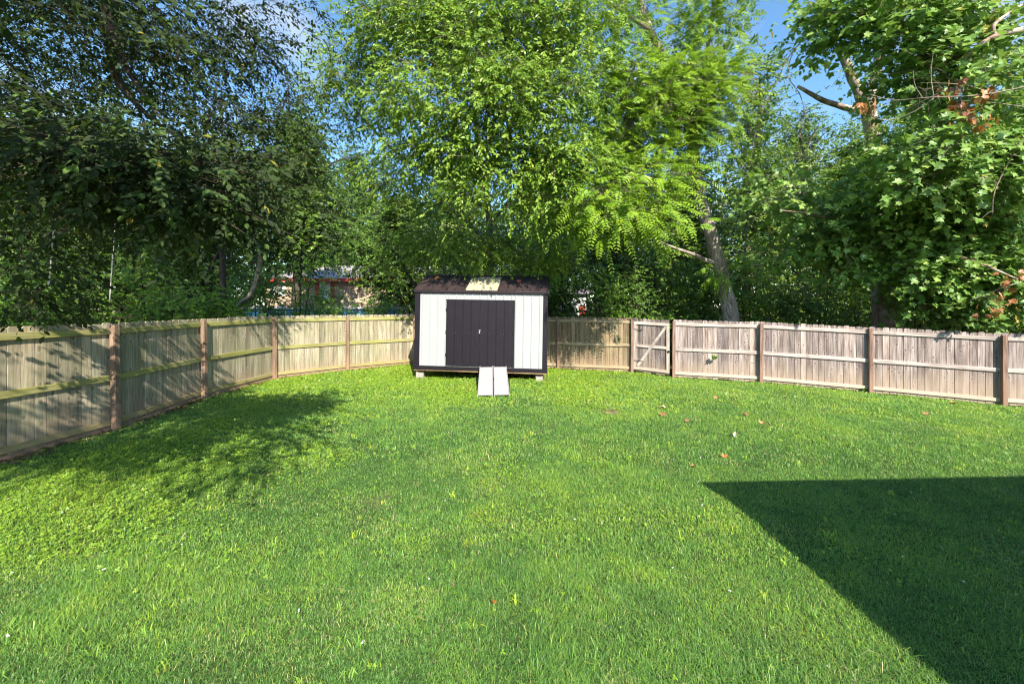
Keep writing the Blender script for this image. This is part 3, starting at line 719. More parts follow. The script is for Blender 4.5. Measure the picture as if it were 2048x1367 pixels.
# ramp
M_ramp = plain_mat('white_scuffed_aluminium', (0.35, 0.34, 0.345), 0.5, 0.0, 0.5, 0.06, 9, 0.0, (0.22, 0.15, 0.13))
M_slot = plain_mat('ramp_slot_shadow', (.05, .048, .045), .6)
ramp_root = thing('metal_ramp', 'pair of ribbed white metal ramps leaning on the shed doorstep', 'ramp', (-.44, 9.08, 0.02))
T = at(986.2, 734, 10.94); Bm = Vector((-.435, 9.06, gz(-.43, 9.06) + .045))
ay = (T - Bm).normalized(); Lr = (T - Bm).length + .04
for sgn in (-1, 1):
    axx = Vector((1, 0.03 * 0, 0)); axx = Vector((1, -.03, -.012)).normalized(); azz = axx.cross(ay).normalized(); axx = ay.cross(azz)
    o_ = Bm + axx * (0.006 * sgn)
    Mr = Matrix(((axx.x, ay.x, azz.x, o_.x), (axx.y, ay.y, azz.y, o_.y), (axx.z, ay.z, azz.z, o_.z), (0, 0, 0, 1)))
    x0, x1 = (.004, .375) if sgn > 0 else (-.375, -.004)
    p = MB(); p.box((x0 + .02, 0.02, -.008), (x1 - .02, Lr, .0), Mr); p.build('deck_plate', M_slot, ramp_root); p = MB()
    for k in range(34):
        yy = .04 + k * (Lr - .08) / 34
        p.box((x0 + .022, yy, .0005), (x1 - .022, yy + .038, .014), Mr, ch=.003)
    rp_ = p.build('ramp_deck', M_ramp, ramp_root)
    for xx in (x0, x1 - .02):
        q = MB(); q.box((xx, 0.0, -.045), (xx + .02, Lr, .022), Mr, ch=.003); q.build('side_rail', M_ramp, ramp_root)
q = MB(); q.box((-.012, Lr * .46, -.02), (.012, Lr * .53, .03), Mr); q.build('hinge', M_iron, ramp_root)

# ------------------------------------------------------------------ our own house, behind the camera (casts the shadow on the lawn)
def siding_mat():
    m, n, b = newmat('lap_siding')
    sp = n.nodes.new('ShaderNodeSeparateXYZ'); n.links.new(n.nodes.new('ShaderNodeNewGeometry').outputs['Position'], sp.inputs[0])
    f = math_(n, 'FRACT', math_(n, 'DIVIDE', sp.outputs['Z'], 0.16))
    c = ramp(n, [(0.0, (0.2, 0.2, 0.19)), (0.06, (0.55, 0.54, 0.5)), (1, (0.6, 0.59, 0.55))], f)
    n.links.new(c, b.inputs['Base Color']); b.inputs['Roughness'].default_value = .6; bump(n, b, f, .5, .02); return m
M_side = siding_mat()
M_shingle = ground_mat('roof_shingles', [(0.3, (0.08, 0.075, 0.07)), (0.7, (0.15, 0.14, 0.135))], 8, 40)
M_trimw = plain_mat('white_trim', (0.75, 0.75, 0.73), .5, var=.04)
M_glass, gn, gb = newmat('window_glass'); gb.inputs['Base Color'].default_value = (.03, .035, .04, 1); gb.inputs['Roughness'].default_value = .15; gb.inputs['Specular IOR Level'].default_value = .25
# the shadow corner on the lawn (2.35, 4.75) cast by the eave corner
EH = 3.0; k = EH / math.tan(SUN_EL); EX = 2.36 + .31 / math.hypot(.31, .95) * k; EY = 4.55 - .95 / math.hypot(.31, .95) * k
hs_ = thing('house', 'pale sided house behind the camera whose eave shades the right foreground lawn', 'house', (EX, EY, 0), (0, 0, R(3.5)))
w = MB(); w.box((.45, -8, -.6), (9, -.45, EH - .165)); w.build('wall', M_side, hs_, True)
w = MB(); a0, b0, a1, b1 = 0, 9.5, -8.5, 0; zr = EH + 1.3
V = [(a0, a1, EH - .16), (b0, a1, EH - .16), (b0, b1, EH - .16), (a0, b1, EH - .16), (a0, a1, EH), (b0, a1, EH), (b0, b1, EH), (a0, b1, EH), (a0 + 4, a1 + 4.2, zr), (b0 - 4, a1 + 4.2, zr)]
w.add(V, [(3, 2, 1, 0), (0, 1, 5, 4), (1, 2, 6, 5), (2, 3, 7, 6), (3, 0, 4, 7), (4, 5, 9, 8), (5, 6, 9), (6, 7, 8, 9), (7, 4, 8)]); w.build('roof', M_shingle, hs_, True)
w = MB(); w.box((-.06, .001, EH - .14), (9.5, .115, EH - .02)); w.box((-.09, .02, EH - .20), (.05, .10, EH - .141)); w.build('gutter', M_trimw, hs_, True)
w = MB(); w.box((2, -.448, 1.0), (3.4, -.40, 2.3)); wf = w.build('window', M_trimw, hs_, True)
w = MB(); w.box((2.07, -.399, 1.07), (3.33, -.392, 2.23)); w.build('pane', M_glass, wf, True)

# ------------------------------------------------------------------ beyond the fence
def brick_mat():
    m, n, b = newmat('tan_brick')
    br = N(n, 'ShaderNodeTexBrick', Scale=1.0); br.inputs['Color1'].default_value = (.46, .30, .19, 1); br.inputs['Color2'].default_value = (.60, .42, .28, 1); br.inputs['Mortar'].default_value = (.55, .48, .4, 1)
    br.inputs['Brick Width'].default_value = .22; br.inputs['Row Height'].default_value = .075; br.inputs['Mortar Size'].default_value = .006
    ge = n.nodes.new('ShaderNodeNewGeometry'); sp = n.nodes.new('ShaderNodeSeparateXYZ'); cb = n.nodes.new('ShaderNodeCombineXYZ')
    n.links.new(ge.outputs['Position'], sp.inputs[0]); n.links.new(math_(n, 'ADD', sp.outputs['X'], sp.outputs['Y']), cb.inputs[0]); n.links.new(sp.outputs['Z'], cb.inputs[1]); n.links.new(cb.outputs[0], br.inputs['Vector'])
    n.links.new(br.outputs[0], b.inputs['Base Color']); b.inputs['Roughness'].default_value = .9; return m
M_brick = brick_mat(); M_red = plain_mat('red_paint', (.48, .05, .035), .5); M_greyroof = plain_mat('grey_shingle', (.27, .24, .25), .9, var=.25, scale=9)
hy = 30.0; hx0, hx1 = -19.2, -3.0; hb_ = .8
nh = thing('brick_house', 'tan brick house with red trim glimpsed through trees left of the shed', 'house', (-11, 33, hb_))
w = MB(); w.box((hx0, hy, hb_ - .3), (hx1, hy + 8, 4.05)); w.build('wall', M_brick, nh)
w = MB(); w.box((hx0 - .4, hy - .45, 4.06), (hx1 + .4, hy - .35, 4.34)); w.build('fascia', M_red, nh)
w = MB(); V = [(hx0 - .5, hy - .36, 4.30), (hx1 + .5, hy - .36, 4.30), (hx1 + .5, hy + 8.5, 4.30), (hx0 - .5, hy + 8.5, 4.30), (hx0 + 3, hy + 4, 5.8), (hx1 - 3, hy + 4, 5.8)]
w.add(V, [(0, 1, 5, 4), (1, 2, 5), (2, 3, 4, 5), (3, 0, 4), (3, 2, 1, 0)]); w.build('roof', M_greyroof, nh)
for cx in ((798 - 1024) / (F / hy), (650 - 1024) / (F / hy)):
    z0, z1 = 2.5, 3.95; ww = .42
    w = MB(); w.box((cx - ww, hy - .05, z0), (cx + ww, hy - .003, z1)); wn = w.build('window', M_trimw, nh)
    for (za, zb) in ((z0 + .06, (z0 + z1) / 2 - .03), ((z0 + z1) / 2 + .03, z1 - .06)):
        w = MB(); w.box((cx - ww + .06, hy - .062, za), (cx + ww - .06, hy - .051, zb)); w.build('pane', M_glass, wn)
    for s_ in (-1, 1):
        w = MB(); c2 = cx + s_ * (ww + .17); w.box((c2 - .15, hy - .06, z0 - .05), (c2 + .15, hy - .003, z1 + .05)); w.build('shutter', M_red, nh)
w = MB(); w.box((-18.9, hy - .05, 3.0), (-17.6, hy - .003, 4.0)); w.build('pale_panel', M_trimw, nh)

ob = thing('outbuilding', 'low white outbuilding glimpsed through leaves right of the shed', 'outbuilding', (3.6, 27, hb_))
w = MB(); w.box((2.3, 26, .6), (5.0, 29, 3.0)); w.build('wall', M_trimw, ob)
w = MB(); V = [(2.1, 25.7, 3.0), (5.3, 25.7, 3.0), (5.3, 29.3, 3.0), (2.1, 29.3, 3.0), (2.1, 27.5, 3.7), (5.3, 27.5, 3.7)]; w.add(V, [(0, 1, 5, 4), (1, 2, 5), (2, 3, 4, 5), (3, 0, 4), (3, 2, 1, 0)]); w.build('roof', M_greyroof, ob)
w = MB(); w.box((4.55, 25.95, .7), (4.98, 25.997, 2.2)); w.build('door', M_red, ob)

M_blue = plain_mat('blue_pool_wall', (.16, .45, .72), .35, var=.2, scale=2); M_water, n_, b_ = newmat('pool_water'); b_.inputs['Base Color'].default_value = (.05, .3, .45, 1); b_.inputs['Roughness'].default_value = .08
pr = thing('swimming_pool', 'round blue above-ground pool with a white rim showing just over the left fence', 'pool', (-10, 20.8, .8))
w = MB(); n = 48; rr = 3.95
w.tube([Vector((-10, 20.8, .7)), Vector((-10, 20.8, 2.02))], [rr, rr], n, cap=False); w.build('pool_wall', M_blue, pr)
w = MB(); V = []; 
for zz, r2 in ((2.02, rr - .1), (2.02, rr + .1), (2.12, rr + .1), (2.12, rr - .1)):
    V += [(-10 + r2 * math.cos(2 * math.pi * k / n), 20.8 + r2 * math.sin(2 * math.pi * k / n), zz) for k in range(n)]
w.add(V, [(j * n + k, j * n + (k + 1) % n, ((j + 1) % 4) * n + (k + 1) % n, ((j + 1) % 4) * n + k) for j in range(4) for k in range(n)]); w.build('rim', M_trimw, pr)
w = MB(); w.add([(-10 + (rr - .02) * math.cos(2 * math.pi * k / n), 20.8 + (rr - .02) * math.sin(2 * math.pi * k / n), 1.9) for k in range(n)], [tuple(range(n))]); w.build('water', M_water, pr)

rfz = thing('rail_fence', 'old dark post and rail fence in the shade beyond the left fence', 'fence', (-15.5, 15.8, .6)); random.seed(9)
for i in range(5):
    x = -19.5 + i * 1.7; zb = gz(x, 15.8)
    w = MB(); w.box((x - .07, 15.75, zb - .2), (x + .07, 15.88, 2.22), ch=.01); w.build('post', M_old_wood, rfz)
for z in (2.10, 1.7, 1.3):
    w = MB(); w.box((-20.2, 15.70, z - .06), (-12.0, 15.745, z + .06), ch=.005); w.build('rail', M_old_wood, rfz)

M_rope = plain_mat('pale_rope', (.42, .38, .34), .9)
def rope(label, pts, knot):
    w = MB(); w.tube(curve(pts, 8), [.011] * (8 * (len(pts) - 1) + 1), 6)
    if knot:
        p = Vector(pts[-1]); w.tube([p + Vector((0, 0, .04)), p + Vector((0, 0, .02)), p, p - Vector((0, 0, .03)), p - Vector((0, 0, .05))], [.012, .03, .036, .03, .01], 8)
    return tagit(w.build('rope', M_rope), label, 'rope', 'pale ropes hanging from the shaded tree')
rope('shorter pale rope with a knotted end hanging from the shaded tree', [at(110, 300, 8), at(107, 450, 8), at(103, 510, 8), at(99, 566, 8)], True)
rope('longer pale rope reaching nearly down to the fence top', [at(236, 290, 8.2), at(232, 420, 8.2), at(225, 520, 8.2), at(219, 606, 8.2)], False)

# ------------------------------------------------------------------ trees
def over_extra(root, L, tb, rs, sk): pass
V3 = lambda *a: Vector(a)
tA = (-9.3, 1.6)
skel = [
 ([V3(-9.3, 1.6, -.1), V3(-9.2, 1.7, 2.2), V3(-8.9, 2.0, 4.4), V3(-8.5, 2.6, 7), V3(-8.4, 3.4, 10), V3(-8.6, 4, 13)], [.42, .36, .33, .26, .18, .06]),
 ([V3(-8.6, 2.4, 6.6), at(60, -190, 5.8), at(190, -40, 6), at(225, 60, 6.3), at(232, 150, 6.8), at(300, 235, 7.2), at(400, 300, 7.6)], [.20, .13, .10, .085, .065, .04, .02]),
 ([at(228, 70, 6.3), at(250, 130, 6.1), at(285, 185, 6.0), at(330, 250, 6.0)], [.06, .045, .03, .015]),
 ([V3(-9.0, 1.9, 3.9), V3(-7, 2.9, 3.7), at(60, 265, 3.9), at(200, 310, 3.9), at(330, 335, 4.0), at(480, 345, 4.2)], [.12, .09, .05, .035, .02, .008]),
 ([V3(-8.9, 2.1, 4.8), V3(-9.8, 5, 5.2), at(30, 270, 8), at(230, 300, 8.3), at(400, 330, 9), at(480, 380, 9.6), at(500, 402, 9.7)], [.24, .20, .17, .15, .13, .11, .05]),
 ([V3(-8.7, 2.2, 5.8), V3(-6, 1.4, 5.6), V3(-3.6, .9, 5.2), V3(-1.9, .5, 4.6)], [.14, .09, .05, .015]),
 ([V3(-8.4, 3.2, 9), V3(-7, 5.5, 9.8), V3(-5.6, 7.5, 10)], [.12, .07, .02]),
 ([V3(-8.5, 2.5, 7.2), V3(-10.5, 6, 8.6), V3(-11.5, 9.5, 9.4)], [.14, .09, .02])]
bl1 = [B(40, 290, 3.7, 130, 45, .45, 22), B(190, 325, 3.8, 130, 50, .5, 26), B(330, 355, 3.9, 120, 50, .5, 26), B(440, 350, 4.1, 70, 55, .4, 14), B(400, 420, 4.0, 90, 45, .35, 12), B(60, 545, 4.6, 38, 60, .2, 9), B(160, 420, 5, 110, 60, .4, 14),
       B(200, 40, 5.6, 110, 70, .5, 22), B(330, 120, 6.2, 80, 50, .5, 12), B(40, 40, 7.2, 170, 90, 1.0, 34), B(240, 20, 7.6, 130, 70, 1.0, 30), B(400, 60, 7.8, 130, 80, 1.0, 34), B(100, 190, 7.8, 180, 50, 1.0, 26), B(330, 210, 8, 170, 60, 1.2, 34), B(520, 240, 8.6, 110, 90, 1.2, 36), B(560, 10, 8.5, 90, 24, .8, 8), B(500, 120, 8.5, 80, 60, .9, 20),
       B(100, 390, 8.5, 160, 80, .9, 40), B(330, 420, 9, 160, 70, .9, 36), B(520, 330, 9.6, 110, 90, 1, 30), B(430, 160, 10, 160, 90, 1.3, 22), B(150, 110, 10, 200, 100, 1.3, 24),
       Wb(-2.9, 1.6, 4.3, 1.0, 1.0, .5, 18), Wb(-4.3, 1.0, 4.9, 1.3, .9, .6, 22), Wb(-3.0, -.3, 5.2, 1.2, 1.0, .5, 14), Wb(-4.6, -.5, 4.9, .9, .6, .4, 16), Wb(-3.9, .2, 4.5, 1.3, .5, .35, 24), Wb(-1.8, .1, 4.2, .25, .5, .22, 5), Wb(-1.7, 1.2, 4.2, .5, .22, .2, 5),
       Wb(-9, 4, 11, 3.6, 3.4, 2.4, 150), Wb(-5.6, 6.6, 10.2, 2.2, 1.6, 1.0, 110), Wb(-13, 7, 11, 3, 2.2, 1.8, 140), Wb(-9.5, 8.2, 11.6, 3, 1.8, 1.3, 140), Wb(-15, 10, 12, 3, 2.2, 1.5, 110), Wb(-6.4, 3.2, 8.6, 2.4, 2.4, 1.6, 60), Wb(-10.5, 8, 9.6, 2.6, 2.4, 2.2, 70), Wb(-7.5, 0.5, 9.0, 2.2, 2.0, 1.6, 50), Wb(-12, 3, 8.5, 2.5, 3, 2.2, 60)]  # high crown, mostly out of view; some masses added to shade the left woods
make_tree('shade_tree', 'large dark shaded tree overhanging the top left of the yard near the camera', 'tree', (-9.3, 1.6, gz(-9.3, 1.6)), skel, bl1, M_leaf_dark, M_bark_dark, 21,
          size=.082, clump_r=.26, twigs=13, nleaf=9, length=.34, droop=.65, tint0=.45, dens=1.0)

# elm behind the shed
skel = [
 ([V3(-.75, 15.2, .1), at(987, 600, 15.2), at(982, 520, 15.1), at(978, 430, 14.9), at(965, 350, 14.5)], [.19, .17, .15, .13, .12]),
 ([at(965, 350, 14.5), at(925, 270, 13.8), at(880, 170, 13), at(850, 60, 12), at(830, -60, 11)], [.11, .09, .07, .05, .02]),
 ([at(970, 370, 14.6), at(1010, 280, 14), at(1050, 170, 13), at(1075, 40, 12), at(1090, -80, 11)], [.12, .10, .08, .05, .02]),
 ([at(965, 350, 14.5), at(950, 230, 13), at(960, 120, 11.5), at(980, 0, 10.3), at(1000, -100, 9.5)], [.10, .08, .06, .05, .02]),
 ([at(978, 420, 14.9), at(900, 370, 14), at(800, 310, 13.2), at(720, 230, 12.6), at(660, 160, 12.2)], [.09, .07, .05, .035, .012]),
 ([at(985, 500, 15), at(930, 440, 13), at(880, 400, 12), at(840, 360, 11.4)], [.06, .045, .03, .01]),
 ([at(980, 450, 14.9), at(1020, 400, 13), at(1060, 360, 11.5), at(1110, 340, 10.3)], [.08, .06, .04, .012]),
 ([at(986, 480, 15.0), at(930, 450, 13.6), at(905, 470, 13), at(870, 500, 12.4)], [.035, .03, .022, .01]),
 ([at(1005, 460, 14.6), at(935, 435, 13.4), at(915, 380, 13.1), at(920, 330, 13)], [.03, .025, .02, .01])]
ble = [B(860, 60, 10.5, 130, 90, 1.2, 60), B(1000, 60, 9.8, 140, 90, 1.2, 66), B(1120, 60, 10, 110, 90, 1.2, 50), B(740, 110, 11.5, 80, 110, 1, 34), B(930, 190, 9.4, 170, 70, 1.1, 56), B(1080, 190, 9.7, 130, 80, 1.1, 50),
       B(870, 290, 10, 120, 55, 1, 34), B(1010, 310, 9.8, 120, 60, 1, 36), B(1120, 330, 10.2, 90, 70, .9, 34), B(1060, 400, 10.2, 70, 40, .6, 10), B(960, 390, 9.9, 80, 26, .5, 6), B(1140, 440, 10.5, 70, 60, .7, 18),
       B(700, 200, 12.5, 70, 80, 1, 24), B(850, 380, 13.5, 90, 60, 1, 16), B(770, 330, 13.6, 90, 60, 1, 16), B(880, 480, 12.5, 90, 40, .8, 16), B(1000, 500, 12.5, 90, 40, .8, 22), B(1100, 520, 12.5, 80, 40, .8, 22), B(780, 10, 11, 90, 70, 1, 26), B(1000, -50, 10, 220, 40, 1.0, 18)]
make_tree('elm_tree', 'tall sunlit many-branched tree with small leaves directly behind the shed', 'tree', (-.75, 15.2, gz(-.75, 15.2)), skel, ble, M_leaf_elm, M_bark_grey, 22,
          size=.10, dens=1.25, clump_r=.30, twigs=19, nleaf=9, length=.36, droop=.6, tint0=.55, sides=8, branch_mat=M_twig)

# leaning walnut
bx = at(1470, 700, 14.2)
skel = [
 ([V3(bx.x, bx.y, gz(bx.x, bx.y) - .1), at(1462, 640, 14.2), at(1445, 560, 14), at(1425, 480, 13.7), at(1400, 400, 13.5), at(1388, 330, 13.3), at(1378, 250, 13), at(1345, 150, 12.6), at(1298, 60, 12.2), at(1268, -40, 12)], [.30, .28, .24, .22, .21, .19, .17, .14, .13, .08]),
 ([at(1434, 528, 13.9), at(1410, 520, 13.5), at(1385, 508, 13.2), at(1350, 496, 12.8), at(1320, 483, 12.5)], [.09, .075, .06, .045, .02], 1),
 ([at(1398, 380, 13.4), at(1385, 345, 12.9), at(1340, 320, 11.8), at(1280, 340, 10.6), at(1215, 390, 9.7)], [.14, .11, .08, .05, .02]),
 ([at(1388, 320, 13.3), at(1400, 250, 13), at(1410, 150, 12.7), at(1420, 60, 12.5), at(1430, -30, 12.3)], [.12, .09, .07, .05, .03]),
 ([at(1300, 60, 12.2), at(1240, 20, 11.8), at(1180, -20, 11.4)], [.08, .05, .02]),
 ([at(1330, 130, 12.5), at(1290, 95, 12.2), at(1250, 80, 12)], [.07, .05, .02]),
 ([at(1270, 205, 11.3), at(1215, 235, 11.2), at(1200, 243, 11.2)], [.035, .02, .01]),
 ([at(1345, 150, 12.6), at(1300, 190, 11.6), at(1265, 210, 11.2)], [.07, .05, .035])]
blw = [B(1270, 380, 10.2, 95, 45, .8, 22), B(1215, 415, 9.7, 65, 40, .6, 20), B(1300, 430, 9.9, 65, 36, .5, 14), B(1320, 350, 10.6, 70, 45, .7, 16),
       B(1290, 240, 11, 110, 75, 1, 66), B(1400, 225, 11.6, 80, 75, 1, 56), B(1230, 170, 11, 80, 65, 1, 40), B(1360, 170, 11.8, 95, 50, 1, 46), B(1400, 60, 12.2, 75, 80, 1, 30), B(1440, 10, 12.4, 60, 50, 1, 14), B(1180, 290, 10.8, 50, 40, .8, 6),
       B(1440, 140, 12.2, 45, 50, .8, 12), B(1450, 300, 12.8, 55, 60, .8, 12), B(1220, 30, 11, 70, 60, 1, 20), B(1300, -20, 12, 120, 40, 1, 16), B(1452, 545, 13.5, 28, 18, .3, 4)]
make_tree('walnut_tree', 'leaning tree with furrowed trunk and bright feathery leaves behind the fence near the gate', 'tree', (bx.x, bx.y, gz(bx.x, bx.y)), skel, blw, M_leaf_walnut, M_bark_grey, 23,
          tpl='narrow', kind='compound', size=.128, dens=1.45, clump_r=.32, twigs=9, length=.50, tint0=.55, sides=12, branch_mat=M_twig)

# sycamore
sb_ = at(1768, 700, 13.2)
skel = [
 ([V3(sb_.x, sb_.y, gz(sb_.x, sb_.y) - .1), at(1766, 600, 13.2), at(1762, 500, 13.2), at(1757, 400, 13.1), at(1750, 300, 13), at(1738, 225, 12.9)], [.33, .29, .27, .25, .22, .20]),
 ([at(1738, 235, 12.9), at(1722, 195, 12.8), at(1702, 150, 12.7), at(1683, 105, 12.6)], [.17, .15, .13, .11], 1),
 ([at(1738, 235, 12.9), at(1738, 200, 12.6), at(1747, 165, 12.5), at(1756, 130, 12.4), at(1768, 20, 12), at(1775, -60, 11.8)], [.17, .19, .13, .12, .08, .04]),
 ([at(1735, 225, 12.9), at(1690, 215, 12.2), at(1645, 200, 11.7), at(1612, 182, 11.4), at(1596, 173, 11.3)], [.10, .085, .07, .05, .04], 1),
 ([at(1756, 380, 13.1), at(1850, 350, 11), at(1950, 330, 9.6), at(2060, 340, 9)], [.10, .07, .045, .015]),
 ([at(1760, 470, 13.2), at(1700, 450, 12), at(1630, 430, 11), at(1560, 420, 10.4)], [.07, .05, .03, .01]),
 ([at(1762, 500, 13.2), at(1850, 500, 11.4), at(1940, 520, 10), at(2040, 560, 9.3)], [.09, .06, .04, .015]),
 ([at(1765, 560, 13.2), at(1790, 580, 12), at(1820, 600, 11.2)], [.05, .03, .01]),
 ([at(2110, 40, 8.2), at(2048, 58, 8), at(1997, 70, 8), at(1962, 88, 8), at(1925, 120, 8.2)], [.06, .055, .05, .045, .02], 1),
 ([at(1990, 72, 8), at(1988, 50, 8.05), at(2020, 25, 8.2), at(2060, 0, 8.4)], [.035, .032, .028, .02], 1)]
bls = [B(1885, 130, 9.2, 85, 60, .9, 24), B(1760, 35, 10, 110, 42, .9, 20), B(1900, 50, 9, 110, 60, .9, 24), B(1680, 30, 10.5, 60, 50, .7, 12), B(1950, 170, 8.6, 80, 40, .6, 10),
       B(1870, 330, 9.2, 120, 70, .9, 30), B(2000, 330, 9.5, 80, 70, .6, 24), B(1900, 430, 11, 130, 60, .6, 36), B(1990, 470, 10.6, 80, 70, .5, 24), B(1800, 400, 11, 90, 60, .8, 20), B(1650, 430, 11.6, 80, 50, .6, 18), B(1640, 510, 12.2, 90, 45, .6, 14),
       B(1700, 500, 11.9, 50, 45, .6, 12), B(1840, 480, 11.2, 60, 45, .6, 16), B(1880, 530, 11, 110, 60, .7, 28), B(1990, 570, 10.6, 90, 60, .6, 24), B(1900, 600, 11.2, 90, 36, .4, 14), B(1855, 590, 12, 50, 40, .5, 10), B(2110, 430, 10.8, 90, 150, .8, 30), B(2120, 250, 8.8, 80, 120, .8, 16), B(1560, 380, 11.5, 50, 40, .5, 6)]
def syc_extra(root, L, tb, rs, sk):
    # bare grey twigs, curls of dead leaves, creeper on the trunk
    for pts, r in (([(2060, 172, 7.6), (1960, 190, 7.8), (1860, 195, 8), (1790, 200, 8.4), (1742, 190, 8.6)], .013), ([(1868, 196, 8), (1830, 222, 8.2), (1790, 238, 8.4), (1752, 236, 8.5), (1738, 205, 8.6)], .009),
                   ([(1990, 190, 7.9), (1930, 170, 8), (1840, 165, 8.2)], .007), ([(2060, 215, 7.8), (1980, 205, 8), (1900, 200, 8.1)], .009), ([(2060, 100, 8), (1990, 150, 8.2), (1900, 195, 8.4)], .010),
                   ([(1868, 196, 8), (1862, 150, 8.1), (1866, 110, 8.2)], .006), ([(1845, 196, 8.1), (1830, 170, 8.2), (1826, 140, 8.2)], .006), ([(1920, 195, 8), (1935, 225, 8), (1940, 240, 8)], .006),
                   ([(1640, 30, 10.5), (1615, 70, 10.6), (1580, 110, 10.8), (1555, 160, 11), (1530, 210, 11.2), (1510, 270, 11.4), (1500, 330, 11.6)], .016), ([(1585, 105, 10.8), (1575, 150, 10.8), (1600, 190, 10.8), (1610, 235, 10.9), (1605, 290, 11), (1625, 330, 11), (1660, 340, 11)], .013),
                   ([(1700, 90, 11.5), (1640, 95, 11.6), (1560, 85, 11.8), (1490, 95, 12), (1420, 75, 12.2)], .008), ([(1600, 185, 11.3), (1560, 200, 11.3), (1500, 195, 11.6)], .009),
                   ([(2060, 240, 8), (2030, 300, 8.2), (1990, 380, 8.4), (1985, 430, 8.5)], .018), ([(2060, 320, 8.2), (2020, 310, 8.3), (1985, 330, 8.4)], .009), ([(2060, 560, 9.3), (2020, 570, 9.3), (1980, 585, 9.4), (1940, 600, 9.5)], .01),
                   ([(2060, 60, 8.3), (2020, 110, 8.3), (1940, 150, 8.4), (1870, 175, 8.5)], .009), ([(1700, 470, 10.5), (1690, 500, 10.5), (1700, 530, 10.6)], .008)):
        c = curve([at(*p) for p in pts], 6); bt = MB(); bt.tube(c, lerp_list([r, r * .8, r * .35], len(c)), 5, wob=.05)
        for q in range(2, len(c) - 1, 3):
            d = Vector(rs.normal(0, 1, 3)); d.z -= .3; d.normalize(); bt.tube(curve([c[q], c[q] + d * .12 + Vector((0, 0, .03)), c[q] + d * .3], 3), lerp_list([r * .4, .002], 7), 4, cap=False)
        bt.build('bare_twig', M_twig, root)
    Ld = Leaves()
    for (px, py, d, n, r) in ((1905, 182, 8, 9, .10), (1912, 205, 8, 7, .10), (1950, 198, 7.9, 6, .12), (1985, 180, 7.9, 8, .10), (1935, 232, 8, 12, .14), (1965, 235, 8, 12, .14), (1955, 215, 8, 6, .14), (1735, 213, 8.6, 9, .09), (2030, 560, 9.3, 8, .15), (2000, 605, 9.4, 9, .15), (1940, 190, 7.9, 4, .2), (1878, 95, 9, 1, .05), (2035, 545, 9, 6, .15), (1975, 612, 9.4, 8, .15)):
        P = np.array(at(px, py, d)) + rs.normal(0, r, (n, 3)); D = rs.normal(0, .5, (n, 3)); D[:, 2] -= .9
        Ld.add(P, D, rs.normal(0, 1, (n, 3)), rs.uniform(.08, .15, n), rs.rand(n))
    Ld.build('dead_leaves', M_leaf_dead, 'maple', root)
    Lv = Leaves()
    for (c, r, n) in (B(1830, 220, 12.3, 80, 60, .8, 26), B(1760, 300, 12.8, 50, 90, .5, 26), B(1800, 280, 12.2, 60, 60, .8, 18), B(1700, 260, 12.5, 40, 40, .5, 6), B(1700, 350, 12.5, 60, 60, .6, 12), B(1850, 300, 12, 80, 60, .6, 20), B(1700, 130, 12.5, 14, 20, .2, 3), B(1700, 420, 12.6, 30, 40, .3, 5)):
        for q in range(n):
            cp = c + nrm(rs.normal(size=(1, 3)))[0] * rs.rand() ** .4 * r; k = 14
            sprigs(Lv, rs, cp + rs.normal(0, .22, (k, 3)), rs.normal(0, 1, (k, 3)) + np.array([0, -.5, 0]), .075, 8, .3, .5, tint0=float(np.clip(rs.normal(.4, .12), 0, 1)))
    Lv.build('creeper', M_leaf_elm, 'elm', root)
make_tree('sycamore_tree', 'sycamore with broad lobed leaves, pale broken stubs and curled brown leaves over the right fence', 'tree', (sb_.x, sb_.y, gz(sb_.x, sb_.y)), skel, bls, M_leaf_syc, M_bark_syc, 24,
          tpl='maple', size=.128, svar=(.42, 1.35), dens=2.1, clump_r=.34, twigs=9, nleaf=5, length=.55, droop=.35, tint0=.5, sides=12, extra=syc_extra, branch_mat=M_twig)

# background trees: (px, d, top row, half width px, density, seed, label)
BT = [(-130, 17, 120, 190, 1.0, 'dark tall tree beyond the fence at the far left edge'), (70, 19, 250, 170, 1.1, 'dark tree standing behind the two hanging ropes'), (250, 21, 240, 150, 1.1, 'shaded tree rising behind the old rail fence'),
      (420, 18, 270, 120, 1.0, 'shaded tree with an upright brown trunk left of the brick house'), (590, 22, 230, 150, 1.0, 'bushy tree overtopping the left end of the brick house'), (690, 41, 300, 150, 1.0, 'tree standing behind the brick house roof'),
      (800, 24, 400, 120, .8, 'low-crowned tree above the brick house window'), (930, 21, 330, 100, .9, 'tree right behind the elm, above the left half of the shed'), (1090, 22, 300, 110, 1.0, 'tree above the right half of the shed roof'),
      (1240, 18, 260, 95, 1.0, 'dark-leaved tree between the shed and the leaning walnut'), (1350, 23, 340, 110, .9, 'tree seen behind the leaning walnut trunk'), (1500, 19, 130, 75, .8, 'slender tree with reddish seed clusters right of the walnut'),
      (1600, 21, 230, 110, .9, 'light green tree between the walnut and the sycamore'), (1720, 24, 270, 130, 1.0, 'tree filling the gap behind the sycamore trunk'), (1880, 20, 180, 130, 1.0, 'dark tree behind the sycamore, right of its trunk'), (2030, 17, 110, 120, 1.0, 'dark tree at the right edge behind the sycamore leaves'), (2230, 15, 60, 170, .8, 'tree just outside the right edge of the view')]
